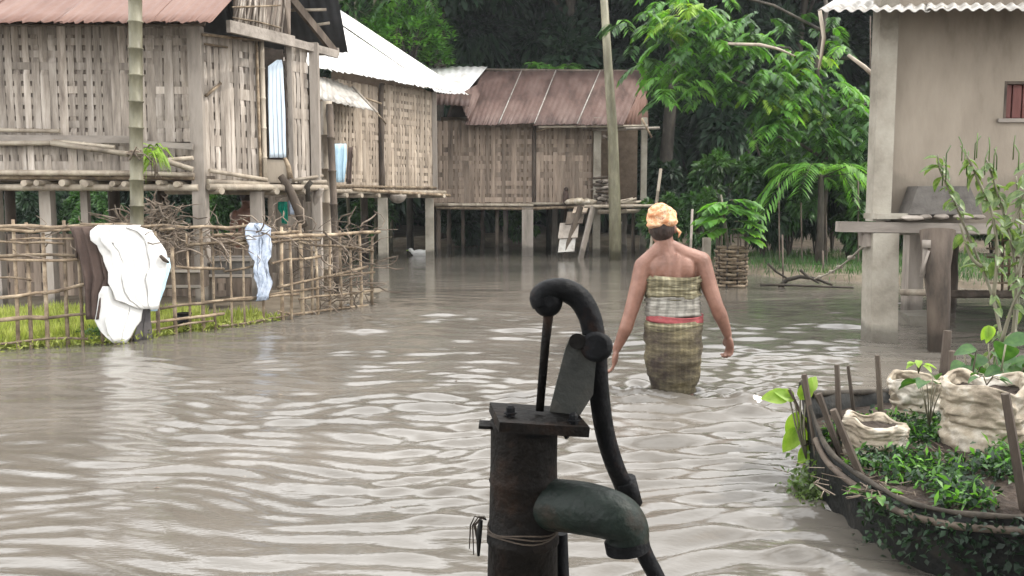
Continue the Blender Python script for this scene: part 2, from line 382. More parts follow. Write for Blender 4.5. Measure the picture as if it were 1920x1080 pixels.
# ------------------------------------------------------------------ trees
def crown_mesh(name, n, rad, m, L=.2, Wd=.09, clusters=26, up=.1):
    """leaf clusters on an ellipsoid volume"""
    cc = nrg.normal(size=(clusters, 3)); cc /= np.linalg.norm(cc, axis=1)[:, None]; cc *= nrg.uniform(.35, 1, (clusters, 1)) ** .6
    cs = nrg.uniform(.16, .34, clusters)
    k = nrg.integers(0, clusters, n); d = rdir(n); r = nrg.uniform(0, 1, (n, 1)) ** .45
    p = (cc[k] + d * r * cs[k][:, None]) * np.array(rad)
    o = d + cc[k] * .6; o[:, 2] -= .25
    V_, F_ = leaves(p, o, rdir(n, .8), nrg.uniform(.6, 1.3, n) * L, nrg.uniform(.7, 1.2, n) * Wd, .15, .25)
    return npmesh(name, V_, F_, m), cc * np.array(rad)
def trunk_mesh(name, h, r, branches, m, seg=7):
    mb = MB(); pts = [Vector((.15 * math.sin(i * 1.3), .15 * math.cos(i * 1.7), h * i / 6)) for i in range(7)]
    pts[0].x = pts[0].y = 0
    mb.tube(pts, [r * (1.25 - .12 * i if i else 1.6) for i in range(7)], seg)
    for c in branches:
        c = Vector(c); a = pts[4].lerp(pts[6], rnd.random())
        mb.tube([a, a.lerp(c, .5) + Vector((0, 0, -.15)), c], [r * .4, r * .25, r * .08], 5)
    return mb.mesh(name, m)
crowns = []
for i in range(3):
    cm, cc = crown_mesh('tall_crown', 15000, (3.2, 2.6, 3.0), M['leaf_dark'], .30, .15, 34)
    tm = trunk_mesh('tall_trunk', 8.5, .15, [Vector(c) + Vector((0, 0, 9.5)) for c in cc[:4]], M['bark'])
    crowns.append((cm, tm))
kinds = ['tall dark forest tree behind the white roof', 'tall dark forest tree behind the rust roof', 'tall dark forest tree behind the right bank']
spots = []
for row, (yy, n_, off) in enumerate(((24.6, 10, 0), (28.5, 11, 1.4), (33, 11, .5))):
    for i in range(n_):
        x = -17 + i * 3.6 + off + rnd.uniform(-.7, .7)
        spots.append((x, yy + rnd.uniform(-.9, .9), row))
def spot(px):
    for lim, s_ in ((0, 'beyond the left edge of the picture'), (120, 'over the left end of the red roof'), (250, 'over the red roof left of the bamboo pole'), (380, 'over the red roof right of the bamboo pole'), (500, 'over the left house gable'), (620, 'behind the dark rear roof of the left house'), (720, 'behind the top of the white roof'),
        (830, 'behind the tree over the white roof'), (930, 'behind the bright left end of the rust roof'), (1040, 'behind the middle of the rust roof'), (1130, 'just left of the utility pole top'), (1220, 'just right of the utility pole'), (1320, 'behind the woman headscarf'), (1410, 'behind the woven guard'),
        (1500, 'behind the palm fronds'), (1600, 'behind the trunk of the broadleaf tree'), (1700, 'behind the upper post of the plastered house'), (1800, 'behind the plastered wall left part'), (1900, 'behind the red shutter window'), (3000, 'beyond the right edge of the picture')):
        if px < lim: return s_
seen = {}
for i, (x, y, row) in enumerate(spots):
    cm, tm = crowns[i % 3]
    # the line of tall trees dips in the middle, so more sky lies over the water there
    dip = math.exp(-((x - 2.2) / 3.8) ** 2); s = rnd.uniform(.9, 1.15)
    zz = -.8 * dip + rnd.uniform(-.4, .5)
    px_ = 960 + F * x / y
    if px_ < -140 or px_ > 2060: continue
    t = thing('forest_tree', f"dark {['front','middle','rear'][row]} row tree {spot(px_)}", 'tree', (x, y, -.1), 'trees of the dark wood behind the houses')
    mt = Matrix.Translation((x, y, -.1)) @ Matrix.Rotation(rnd.uniform(0, 6.28), 4, 'Z')
    inst(tm, 'trunk', mt @ Matrix.Scale(s, 4), t)
    inst(cm, 'crown', mt @ Matrix.Translation((0, 0, 9.8 + zz - (1.0 if row == 0 else 0))) @ Matrix.Diagonal((s, s, s * (.85 if row else .72) * (1 - .2 * dip), 1)), t)
# understorey: shrubs rising from the forest floor
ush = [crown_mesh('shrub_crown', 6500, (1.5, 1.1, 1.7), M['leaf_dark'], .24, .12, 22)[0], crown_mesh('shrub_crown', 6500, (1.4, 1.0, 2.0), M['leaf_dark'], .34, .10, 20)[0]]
st = MB(); 
for k in range(4): st.tube([(0, 0, 0), (rnd.uniform(-.4, .4), rnd.uniform(-.3, .3), 1.3), (rnd.uniform(-.9, .9), rnd.uniform(-.5, .5), 2.8)], [.06, .045, .02], 5)
stm = st.mesh('shrub_stem', M['bark'])
for row, yy in enumerate((25.8, 30)):
    for i in range(12):
        x = -15 + i * 2.8 + rnd.uniform(-.7, .7) + row; y = yy + rnd.uniform(-.6, .6)
        if not -140 < 960 + F * x / y < 2060: continue
        hz = rnd.uniform(2.2, 3.6) + row * 2.2
        t = thing('forest_shrub', f"dark {'tall' if hz - 2.2 * row > 2.9 else 'squat'} shrub in the {['front', 'rear'][row]} line {spot(960 + F * x / y)}", 'shrub', (x, y, 0), 'shrubs under the tall trees')
        mt = Matrix.Translation((x, y, 0)); s = rnd.uniform(1.15, 1.5)
        inst(stm, 'stem', mt @ Matrix.Diagonal((1, 1, hz / 2.8, 1)), t)
        inst(ush[i % 2], 'crown', mt @ Matrix.Translation((0, 0, hz)) @ Matrix.Rotation(rnd.uniform(0, 6), 4, 'Z') @ Matrix.Diagonal((s, s, s * 1.1, 1)), t)
# the far wood as one mass
n_ = 60000; B = np.stack([nrg.uniform(-26, 26, n_), nrg.uniform(34.5, 38, n_), nrg.uniform(0, 1, n_) ** .9 * 11.5], -1)
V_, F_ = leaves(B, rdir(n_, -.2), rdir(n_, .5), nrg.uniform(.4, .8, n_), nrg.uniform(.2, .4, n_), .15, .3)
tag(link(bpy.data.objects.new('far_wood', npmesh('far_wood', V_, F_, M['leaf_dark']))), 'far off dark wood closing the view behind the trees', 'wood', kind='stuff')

def spray(Bs, Ds, Us, Ls, Ws, base, d, n, L, Wd, sag=.35, ang=.9, pair=True):
    """pinnate spray: paired leaflets along a drooping rachis; returns rachis points"""
    base = Vector(base); d = Vector(d).normalized(); side = d.cross(Vector((0, 0, 1))).normalized(); pts = []
    LL = L * n * .16
    for i in range(n + 1):
        t = i / n; p = base + d * LL * t + Vector((0, 0, -sag * LL * t * t)); pts.append(p)
        if i == 0: continue
        tan = (d + Vector((0, 0, -2 * sag * t))).normalized()
        for s_ in (-1, 1):
            q = (tan * math.cos(ang) + side * s_ * math.sin(ang) + Vector((0, 0, -.12 + rnd.uniform(-.15, .15)))).normalized()
            Bs.append(p); Ds.append(q); Us.append((rnd.uniform(-.25, .25), rnd.uniform(-.25, .25), 1)); Ls.append(L * (1 - .45 * abs(t - .45)) * rnd.uniform(.85, 1.1)); Ws.append(Wd * rnd.uniform(.85, 1.1))
    return pts
def plant(name, label, cat, base, stems, sprays, m, stem_m, group=None):
    """stems: list of (pts, radii); sprays: list of (base, dir, n, L, W, sag)"""
    t = thing(name, label, cat, base, group); mb = MB()
    for p, r in stems: mb.tube(p, r, 6)
    Bs, Ds, Us, Ls, Ws = [], [], [], [], []
    for sp in sprays:
        pts = spray(Bs, Ds, Us, Ls, Ws, *sp)
        mb.tube([pts[0], pts[len(pts) // 2], pts[-1]], [.012, .008, .003], 4)
    mb.build('stem', stem_m, t)
    V_, F_ = leaves(Bs, Ds, Us, Ls, Ws, .12, .12)
    link(bpy.data.objects.new('foliage', npmesh('foliage', V_, F_, m)), t); return t

# big-leaved tree over the bank at the right
Yt = 17.0
base = W(1500, 505); base.y = 16.2; base.x = (1540 - 960) / F * 16.2
t = thing('broadleaf_tree', 'tree with drooping sunlit green leaf sprays left of the plastered house', 'tree', base)
mb = MB()
def pth(*pp): return [P(x, y, d) for x, y, d in pp]
mb.tube([base] + pth((1548, 330, 16.3), (1545, 230, 16.4), (1530, 120, 16.5), (1550, 20, 16.6), (1540, -80, 16.8)), [.07, .06, .05, .045, .04, .03], 7)
arms = [((1548, 240, 16.4), (1490, 190, 16.2), (1420, 165, 16), (1350, 140, 15.6)), ((1540, 180, 16.4), (1480, 90, 16.3), (1380, 82, 16), (1300, 60, 15.7)),
        ((1545, 60, 16.5), (1450, 10, 16.2), (1330, -20, 15.9), (1230, 0, 15.6)), ((1545, 230, 16.4), (1600, 190, 16.8), (1640, 200, 17)),
        ((1555, 110, 16.5), (1600, 110, 16.4), (1640, 145, 16.2)), ((1548, 300, 16.3), (1500, 270, 16), (1440, 250, 15.6))]
for a in arms: mb.tube(pth(*a), [.03, .025, .018, .01][:len(a)], 6)
mb.build('trunk', M['bark'], t)
for mname, nsp, hot in (('leaf_mid', 280, 0), ('leaf_lit', 250, 1), ('leaf_lime', 34, 2)):  # sunlight put into the colour: lit sprays, plus lime highlights in set spots
    Bs, Ds, Us, Ls, Ws = [], [], [], [], []
    for i in range(nsp):
        if hot == 2: c = [(1290, 20), (1265, 55), (1520, 205), (1510, 120), (1300, 12), (1440, 185)][i % 6]; c = (c[0] + rnd.uniform(-25, 25), c[1] + rnd.uniform(-15, 15))
        else:
            c = rnd.choice([(1240, 20), (1300, 30), (1290, 60), (1350, 60), (1400, 90), (1480, 130), (1540, 100), (1280, 110), (1350, 130), (1240, 160), (1300, 150), (1430, 180), (1500, 200), (1560, 170), (1600, 200), (1470, 240), (1610, 260), (1580, 300), (1620, 330)] if hot else
                           [(1240, 60), (1300, 90), (1350, 140), (1420, 150), (1500, 200), (1560, 230), (1620, 240), (1260, 150), (1460, 220), (1600, 300), (1560, 350), (1480, 160), (1390, 60), (1550, 60), (1530, 290), (1600, 380)])
            c = (c[0] + rnd.gauss(0, 38), c[1] + rnd.gauss(0, 24))
        Yd = 15.9 + rnd.uniform(-.7, .9)
        if c[0] > 1500: Yd += .5
        p = P(c[0], c[1], Yd)
        a = rnd.uniform(0, 6.28); d = (math.cos(a) - .25, math.sin(a) * .8 - .35, rnd.uniform(-.05, .35))
        spray(Bs, Ds, Us, Ls, Ws, p, d, 9, rnd.uniform(.17, .28), .055, .6)
    V_, F_ = leaves(Bs, Ds, Us, Ls, Ws, .1, .25)
    link(bpy.data.objects.new('foliage', npmesh('foliage', V_, F_, M[mname])), t)

# arching palm fronds
pb = P(1535, 470, 15.2); pb.z = 0
fr = []
for a, h, l in ((2.75, 1.0, .40), (3.4, .9, .36), (.3, .9, .36), (2.2, 1.1, .32), (5.2, .8, .35), (4.2, .9, .33), (.9, 1.1, .3)):
    fr.append((Vector((pb.x, pb.y, 1.55)), (math.cos(a), math.sin(a) * .5 - .2, h), 26, l * 1.05, .04, 1.15 if a < 4 else .9))
plant('palm', 'young palm with long arching feathery fronds on the bank', 'palm', pb, [([pb, pb + Vector((.02, 0, .6)), pb + Vector((0, 0, 1.6))], [.07, .06, .045])], fr, M['leaf_lit'], M['bark'])
# small tiered papaya-like plant inside the woven guard
qb = W(1372, 538)
tiers = []
for (x, y) in ((1345, 380), (1365, 395), (1330, 405), (1400, 395), (1350, 410), (1410, 415), (1340, 428), (1375, 375), (1390, 430), (1405, 445)):
    a = rnd.uniform(-.5, .5) + (3.14 if x < 1365 else 0)
    tiers.append((P(1366 + (x - 1366) * .25, y, qb.y + rnd.uniform(-.15, .15)), (math.cos(a), math.sin(a) - .2, .15), 8, .26, .09, .3))
tiers += [(P(1360, 385, qb.y), (math.cos(a), math.sin(a), .12), 7, .2, .085, .4) for a in np.linspace(0, 5.6, 7)]
plant('sapling', 'bright green sapling with flat tiered leaves growing out of the woven guard', 'sapling', qb, [([qb, P(1362, 440, qb.y), P(1352, 365, qb.y)], [.03, .025, .012])], tiers, M['leaf_lit'], M['pole_green'])
# woven guard
t = thing('woven_guard', 'round woven bamboo guard standing in the water around the sapling', 'plant guard', qb)
for k in range(9):
    a = 2 * math.pi * k / 9; s_ = MB(); p = qb + Vector((math.cos(a) * .2, math.sin(a) * .2 + .05, -.3)); s_.tube([p, p + Vector((0, 0, .98 + .05 * rnd.random()))], .013, 6); s_.build('stake', M['darkwood'], t)
for r_ in range(11):
    s_ = MB(); pts = []; rad_ = []
    for k in range(37):
        a = 2 * math.pi * k / 36; rr_ = .2 + (.018 if (k * 9 // 36 + r_) % 2 else -.018) + rnd.uniform(-.008, .008)
        pts.append(qb + Vector((math.cos(a) * rr_, math.sin(a) * rr_ + .05, .02 + r_ * .052 + rnd.uniform(-.006, .006))))
    s_.tube(pts, .021, 5, squash=.6); s_.build('woven_band', M['stick'], t)

# trees right behind the roofs
def whorl_tree(label, px, py, Yd, rx, rz, n, m, L, Wd, baseY=None):
    c = P(px, py, Yd); b = Vector((c.x, Yd, 0)); t = thing('garden_tree', label, 'tree', b, None)
    mb = MB(); mb.tube([b, c - Vector((0, 0, rz))], [.09, .06], 6)
    Bs, Ds, Us, Ls, Ws = [], [], [], [], []
    for i in range(n):
        d = rdir(1)[0]; d[2] = abs(d[2]) * 1.1 - .25
        e = c + Vector((d[0] * rx, d[1] * rx * .7, d[2] * rz)) * rnd.uniform(.6, 1.05)
        if i < 22: mb.tube([c - Vector((0, 0, rz)), (c + e) / 2 - Vector((0, 0, rz * .2)), e], [.035, .02, .006], 5)
        for k in range(9):
            a = rnd.uniform(0, 6.28); q = Vector((math.cos(a), math.sin(a), rnd.uniform(.0, .9))) + Vector(d) * .5
            Bs.append(e + Vector((rnd.uniform(-.05, .05), rnd.uniform(-.05, .05), rnd.uniform(-.1, .1)))); Ds.append(q); Us.append((0, 0, 1)); Ls.append(L * rnd.uniform(.7, 1.2)); Ws.append(Wd)
    mb.build('trunk', M['bark'], t); V_, F_ = leaves(Bs, Ds, Us, Ls, Ws, .12, .2)
    link(bpy.data.objects.new('crown', npmesh('crown', V_, F_, m)), t)
whorl_tree('dense sunlit tree rising over the white tin roof', 765, 80, 21.3, 1.05, 1.0, 190, M['leaf_lit'], .24, .075)
whorl_tree('small leafy tree at the foot of the white roof ridge', 810, 120, 21.6, .55, .4, 60, M['leaf_lit'], .20, .06)
# feathery one over the rust roof
c = P(1030, 130, 22.6); b = Vector((c.x, 22.6, 0))
sp = [(c + Vector((rnd.uniform(-.5, .5), 0, rnd.uniform(-.2, .15))), (math.cos(a), math.sin(a) - .2, .25), 9, .26, .08, .35) for a in [rnd.uniform(0, 6.28) for _ in range(40)]]
plant('feathery_tree', 'bright feathery green treetop showing above the rust roof ridge', 'tree', b, [([b, c], [.07, .03])], sp, M['leaf_lit'], M['bark'])
# bamboo-like drooping foliage at top between the left roof and the garden tree
c = P(690, -30, 21.5); b = Vector((c.x, 21.5, 0))
sp = [(P(rnd.uniform(625, 800), rnd.uniform(-60, 25), 21.5 + rnd.uniform(-.6, .6)), (math.cos(a), math.sin(a), .2), 10, .34, .06, 1.1) for a in [rnd.uniform(0, 6.28) for _ in range(46)]]
plant('bamboo_clump', 'bamboo clump with long drooping leaves just left of the tree over the white roof', 'bamboo', b, [([b + Vector((dx_, 0, 0)), c + Vector((dx_ * 1.6, 0, 1))], [.05, .03]) for dx_ in (-.5, -.2, .1, .45)], sp, M['leaf_mid'], M['pole_green'])
# low undergrowth lit here and there
lowm = [crown_mesh('bush_crown', 2600, (.7, .5, .6), M['leaf_mid'], .15, .07, 16)[0], crown_mesh('bush_crown', 2200, (.6, .5, .75), M['leaf_dark'], .22, .09, 14)[0]]
low = [(1250, 18.5, .8), (1330, 17.5, .9), (1430, 17, 1.0), (1480, 16.8, 1.3), (1530, 17.4, 1.2), (1590, 17, 1.1), (1625, 16.5, .9), (1450, 19, 1.9), (1560, 19, 2.2), (1620, 18.6, 2.6), (1350, 20, 1.6), (1260, 20.5, 1.4),
       (1700, 18, .9), (1780, 17.5, 1.1), (1860, 18.5, 1.0), (1930, 17.5, 1.2), (60, 19, .9), (150, 20, 1.0), (190, 18.5, .8), (330, 20, 1.0), (430, 18, .9), (980, 22.5, .9), (870, 22.8, .7), (700, 21.8, .8)]
cnt = {}
lowspot = ['under the left house at the left picture edge', 'between the first two posts under the left house', 'between the second and third posts under the left house', 'behind the twig heap', 'behind the corner post of the left house', 'behind the left stilt of the middle house', 'between the near and far house stilts', 'behind the middle stilt of the rust roofed house',
  'behind the woman headscarf', 'behind the sapling, the rear one', 'right behind the thin cane beside the woman', 'behind the woven guard', 'right of the woven guard', 'behind the palm, the taller one', 'in front of the palm stem', 'under the arching fronds', 'behind the driftwood', 'between the driftwood and the rope', 'left of the concrete pillar, the tallest', 'touching the concrete pillar',
  'behind the second pillar of the plastered house', 'behind the trunk post', 'seen through the cane grille', 'at the right picture edge behind the shrub']
low.sort()
for i, (px, y, hz) in enumerate(low):
    x = (px - 960) / F * y
    where = 'on the right bank behind the plastered house' if px > 1660 else 'on the bank left of the concrete pillar' if px > 1240 else 'behind the stilts of the rust roofed house' if px > 650 else 'seen between the stilts of the left house'
    cnt[where] = cnt.get(where, 0) + 1
    t = thing('bush', f"low green {'tall ' if hz > 1.5 else ''}bush {lowspot[i % len(lowspot)]}", 'bush', (x, y, 0), 'low bushes ' + where)
    mt = Matrix.Translation((x, y, 0)); stx = .45 * hz
    inst(stm, 'stem', mt @ Matrix.Diagonal((.35, .35, hz / 2.8, 1)), t)
    inst(lowm[0 if i % 3 else 1], 'crown', mt @ Matrix.Translation((0, 0, hz)) @ Matrix.Rotation(i, 4, 'Z') @ Matrix.Scale(.9 + .3 * (hz > 1.5), 4), t)
# ------------------------------------------------------------------ house helpers
def wallframe(a, b):
    a = Vector(a); b = Vector(b); d = (b - a); d.z = 0; L = d.length; d.normalize()
    n = Vector((d.y, -d.x, 0))     # outward, towards the camera side for a left-to-right wall
    return a, d, n, L
def woven_wall(root, a, b, z0, z1, sw=.075, rows=12, mstrip='strip', mback='backing', slope=0.0, hshow=.5, gap=.05):
    """a->b left to right seen from outside; strips are children of the wall."""
    a, d, n, L = wallframe(a, b); up = Vector((0, 0, 1))
    mb = MB(); c = a + d * L / 2 - n * .022
    mb.box(Vector((c.x, c.y, (z0 + z1) / 2)), (L, .012, z1 - z0), Matrix((d, -n, up)).transposed())
    wl = mb.build('wall', M[mback], root)
    H = z1 - z0; var = []
    for k in range(7):
        s = MB(); vs = []; st = [];
        run = 1 if rnd.random() < .75 else -1
        for r in range(rows + 1):
            if rnd.random() < (.16 if run > 0 else .6): run = -run
            st.append(run)
        wv = sw * (1 - gap) / 2
        zz = -.012
        pts = [(-.01 * 0, st[0])]
        lv = []
        for r in range(rows):
            h0 = H * r / rows + .25 * H / rows; h1 = H * (r + 1) / rows - .25 * H / rows
            o = .007 * st[r]
            lv += [(h0, o), (h1, o)]
        lv[0] = (0, lv[0][1]); lv[-1] = (H, lv[-1][1])
        for i, (h, o) in enumerate(lv):
            wd = wv * (1 + rnd.uniform(-.06, .06))
            vs += [(-wd, -o - .004 + .003, h), (0, -o - .004, h), (wd, -o - .004 + .003, h), (wd, -o + .003, h), (-wd, -o + .003, h)]
        fs = []
        for i in range(len(lv) - 1):
            p, q = i * 5, i * 5 + 5
            fs += [(p, p + 1, q + 1, q), (p + 1, p + 2, q + 2, q + 1), (p + 2, p + 3, q + 3, q + 2), (p + 4, p, q, q + 4)]
        s.add(vs, fs); var.append(s.mesh('bamboo_strip', M[mstrip]))
    rot = Matrix((d, -n, up)).transposed().to_4x4()
    ns_ = max(3, int(L / sw))
    for i in range(ns_):
        p = a + d * (i + .5) * L / ns_; p.z = z0
        tilt = rnd.gauss(0, .006)
        inst(rnd.choice(var), 'bamboo_strip', Matrix.Translation(p) @ rot @ Matrix.Rotation(tilt, 4, 'Y') @ Matrix.Diagonal((L / ns_ / sw * rnd.uniform(.72, 1.12), 1, 1 + rnd.uniform(-.012, .006), 1)), wl)
    hm = []
    for k in range(3):
        s = MB(); s.box((L / 2, 0, 0), (L, .006, H / rows * rnd.uniform(.5, .72)), None); hm.append(s.mesh('bamboo_strip', M[mstrip]))
    for r in range(rows):
        p = a + n * .000; p.z = z0 + (r + .5) * H / rows
        inst(rnd.choice(hm), 'cross_strip', Matrix.Translation(p) @ rot @ Matrix.Rotation(rnd.gauss(0, .002), 4, 'Y'), wl)
    return wl
def corr(c00, c10, c01, c11, waves, depth=.018, nv=2, ragged=0.0, sag=0.0, per=4, th=.004):
    """corrugated sheet between four corners: c00-c10 is the eave, c01-c11 the ridge"""
    c00, c10, c01, c11 = map(Vector, (c00, c10, c01, c11)); nrm = (c10 - c00).cross(c01 - c00).normalized()
    G = []; nc = waves * per + 1
    rg = [rnd.uniform(-1, 1) * ragged for _ in range(nc)]
    for i in range(nv + 1):
        v = i / nv; row = []
        for j in range(nc):
            u = j / (nc - 1); v2 = v - (rg[j] if i == 0 else 0)
            p = c00.lerp(c10, u).lerp(c01.lerp(c11, u), v2) + nrm * (depth * math.sin(2 * math.pi * u * waves) - sag * math.sin(math.pi * u))
            row.append(p)
        G.append(row)
    mb = MB(); mb.sheet(G, th, True); return mb
def pole_thing(*a, **k): ...
def bambu(root, a, b, r, name='bamboo_beam', m='pole', bend=0, node=.3, seg=8):
    mb = MB(); mb.bamboo(a, b, r, node, seg, bend); return mb.build(name, M[m], root)
def squarepost(root, a, b, w, name='post', m='wood', d=None):
    mb = MB(); a = Vector(a); b = Vector(b)
    mb.beam(a, b, w, d or w, (0, 1, 0)); return mb.build(name, M[m], root)
def roundpost(root, a, b, r, name='post', m='darkwood', bend=.015, seg=9):
    mb = MB(); a = Vector(a); b = Vector(b); n_ = 7; off = Vector((rnd.uniform(-1, 1), rnd.uniform(-1, 1), 0)) * bend
    mb.tube([a.lerp(b, i / n_) + off * math.sin(i * 2.1) for i in range(n_ + 1)], [r * (1.1 - .15 * i / n_ + rnd.uniform(-.05, .05)) for i in range(n_ + 1)], seg)
    return mb.build(name, M[m], root)
def panel(root, pts, name, m, th=.02):
    """solid slab from a planar loop of points, thickened away from the camera"""
    pts = [Vector(p) for p in pts]; nrm = (pts[1] - pts[0]).cross(pts[2] - pts[0]).normalized() * th
    k = len(pts); mb = MB(); mb.add(pts + [p - nrm for p in pts], [tuple(range(k)), tuple(k + i for i in reversed(range(k)))] + [((i + 1) % k, i, k + i, k + (i + 1) % k) for i in range(k)])
    return mb.build(name, M[m], root)

# ================================================================== LEFT HOUSE
hl = thing('stilt_house', 'bamboo stilt house with red tin roof and grey woven walls above the cane fence', 'house', (-4.2, 10, 0))
def fz(py, Y): return P(960, py, Y).z
A0 = Vector((-6.6, 9.5, 0)); A1 = P(362, 300, 9.6); A1.z = 0
zf = fz(338, 9.6); zt = fz(48, 9.6)
# upper and lower front weaving, with the board and poles between them
woven_wall(hl, A0, A1, fz(266, 9.6), zt, .088, 10)
woven_wall(hl, A0, A1, fz(325, 9.6), fz(268, 9.6), .085, 2)
fy = 9.53
mb = MB(); mb.beam((-6.6, fy - .06, fz(258, fy)), P(258, 262, fy - .06), .03, .075); mb.build('batten', M['timber_h'], hl)
mb = MB(); mb.beam(P(262, 269, fy - .06), P(362, 275, fy - .06), .03, .06); mb.build('batten', M['timber_h'], hl)
bambu(hl, P(-40, 243, fy - .07), P(112, 246, fy - .07), .022)
bambu(hl, (-6.6, fy - .08, fz(272, fy)), P(105, 268, fy - .1), .026)
bambu(hl, P(96, 268, fy - .12), P(248, 290, fy - .14), .028)
bambu(hl, P(100, 264, fy - .09), P(215, 276, fy - .09), .02)
bambu(hl, P(268, 288, fy - .14), P(362, 318, fy - .12), .028)
bambu(hl, P(262, 304, fy - .1), P(362, 296, fy - .1), .022)
bambu(hl, (-6.6, fy - .1, fz(323, fy)), P(262, 325, fy - .1), .030)
bambu(hl, P(258, 325, fy - .09), P(364, 328, fy - .09), .024)
bambu(hl, (-6.6, fy - .04, fz(332, fy)), P(364, 333, fy - .04), .024, m='stick')
bambu(hl, (-6.6, fy - .02, fz(351, fy)), P(372, 352, fy - .02), .036)
bambu(hl, (-6.6, fy + 1.1, fz(347, fy)), P(340, 350, fy + 1.1), .04)
# round joist ends poking out under the floor: hollow bamboo
for x in (44, 68, 116, 154, 160, 210, 232, 296, 330):
    p = P(x, 344 + rnd.uniform(-3, 2), fy - .16); r_ = rnd.uniform(.024, .036)
    mb = MB(); mb.tube([p + Vector((0, 2.2, 0)), p, p + Vector((0, -.001, 0)), p + Vector((0, .09, 0))], [r_, r_, r_ * .62, r_ * .6], 10, cap=True, smooth=False); mb.build('joist', M['pole'], hl)
# dark floor deck
mb = MB(); mb.box((-4.85, 10.25, zf + .02), (3.4, 1.35, .05)); mb.build('floor', M['darkwood'], hl)
panel(hl, [(-6.6, 11.1, zf), (-2.75, 11.1, zf), (-2.75, 11.1, zt), (-6.6, 11.1, zt)], 'rear_wall', 'backing')
# corner post (lit right face), round posts below
cp = P(374, 300, 9.58)
squarepost(hl, (cp.x, cp.y, -.35), (cp.x, cp.y, fz(50, 9.6)), .135, d=.13)
for x, w_ in ((-8, .11), (90, .12), (161, .075)): 
    p = P(x, 400, 9.75); squarepost(hl, (p.x, p.y, -.3), (p.x, p.y, fz(356, 9.7)), w_)
p = P(20, 400, 10.9); roundpost(hl, (p.x, p.y, -.3), (p.x, p.y, zf), .06)
p = P(215, 400, 10.9); roundpost(hl, (p.x, p.y, -.3), (p.x, p.y, zf), .07)
p = P(305, 400, 11.0); roundpost(hl, (p.x, p.y, -.3), (p.x, p.y, zf), .07)
# side wall, facing right
S0 = P(388, 300, 9.62); S1 = P(598, 300, 10.85); S0.z = S1.z = 0
def sp_(px):      # point on the side wall plane for a picture column
    k = (px - 960) / F; d_ = S1 - S0; t = (k * S0.y - S0.x) / (d_.x - k * d_.y); return S0 + d_ * t
zs = 1.375; zst = fz(62, 9.7)
woven_wall(hl, sp_(389), sp_(494), zs, zst, .062, 9, hshow=.2)
woven_wall(hl, sp_(545), sp_(584), zs, zst + .05, .062, 9)
_, sd, sn, _ = wallframe(S0, S1)
def ss(px, z, o=0): 
    q = sp_(px) + sn * o; q.z = z; return q
bambu(hl, ss(497, zs - .05, .03), ss(497, zst + .03, .03), .028, 'post')
bambu(hl, ss(489, zs - .0, .03), ss(488, zst, .03), .016, 'post', 'stick')
squarepost(hl, ss(549, zs, .02), ss(549, zst + .06, .02), .05)
squarepost(hl, ss(593, -.1, .03), ss(593, zst + .08, .03), .10)
bambu(hl, ss(386, zs - .005, .06), ss(500, zs - .02, .06), .03)
bambu(hl, ss(388, zs + .11, .08), ss(496, zs + .03, .07), .022)
bambu(hl, ss(384, zs - .06, .09), ss(604, zs - .05, .1), .036)
bambu(hl, ss(545, zs + .03, .07), ss(600, zs + .09, .07), .02)
bambu(hl, ss(560, zs - .0, .09), ss(604, zs + .02, .09), .025)
for x in (402, 505, 560): 
    p = ss(x, zs - .1, .16); mb = MB(); mb.tube([p - sn * 1.0, p, p + sn * .001, p - sn * .08], [.036, .036, .022, .02], 10, smooth=False); mb.build('joist', M['pole'], hl)
bambu(hl, ss(386, zst - .04, .05), ss(492, zst + .0, .05), .014, m='stick')
bambu(hl, ss(390, zst - .13, .05), ss(432, zst - .13, .05), .012, m='stick')
bambu(hl, ss(389, fz(185, 9.8), .05), ss(418, fz(160, 9.9), .05), .016, m='stick')
# door gap: a low plain board, dark room behind
panel(hl, [ss(503, zs, -.02), ss(543, zs, -.02), ss(543, zs + .26, -.02), ss(503, zs + .26, -.02)], 'door_board', 'plaster')
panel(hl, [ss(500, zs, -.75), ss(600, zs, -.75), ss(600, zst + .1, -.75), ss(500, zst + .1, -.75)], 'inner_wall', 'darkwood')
mb = MB(); q0, q1 = ss(388, zs - .02, 0), ss(600, zs - .02, 0)
mb.add([q0, q1, q1 - sn * .9, q0 - sn * .5, q0 - Vector((0, 0, .05)), q1 - Vector((0, 0, .05)), q1 - sn * .9 - Vector((0, 0, .05)), q0 - sn * .5 - Vector((0, 0, .05))], [(0, 1, 2, 3), (7, 6, 5, 4), (0, 4, 5, 1), (1, 5, 6, 2), (2, 6, 7, 3), (3, 7, 4, 0)])
mb.build('porch_floor', M['darkwood'], hl)
# posts under the porch
p = P(483, 400, 10.15); squarepost(hl, (p.x, p.y, -.3), (p.x, p.y, zs - .1), .13)
mb = MB(); mb.tube([P(588, 440, 10.8), P(590, 400, 10.8), P(594, 370, 10.75), P(601, 352, 10.7)], [.05, .05, .048, .045], 8); o_ = mb.build('post', M['wood'], hl)
mb = MB(); mb.tube([P(569, 425, 10.4), P(560, 395, 10.35), P(546, 362, 10.3), P(538, 345, 10.3), P(526, 330, 10.3)], [.055, .055, .05, .045, .04], 8); mb.build('brace', M['darkwood'], hl)
mb = MB(); mb.tube([P(545, 335, 10.2), P(541, 312, 10.2), P(534, 296, 10.2)], [.035, .028, .02], 7); mb.build('brace', M['stick'], hl)
mb = MB(); mb.tube([P(578, 378, 10.5), P(576, 350, 10.5), P(584, 340, 10.5)], [.03, .035, .03], 7); mb.build('brace', M['bark'], hl)
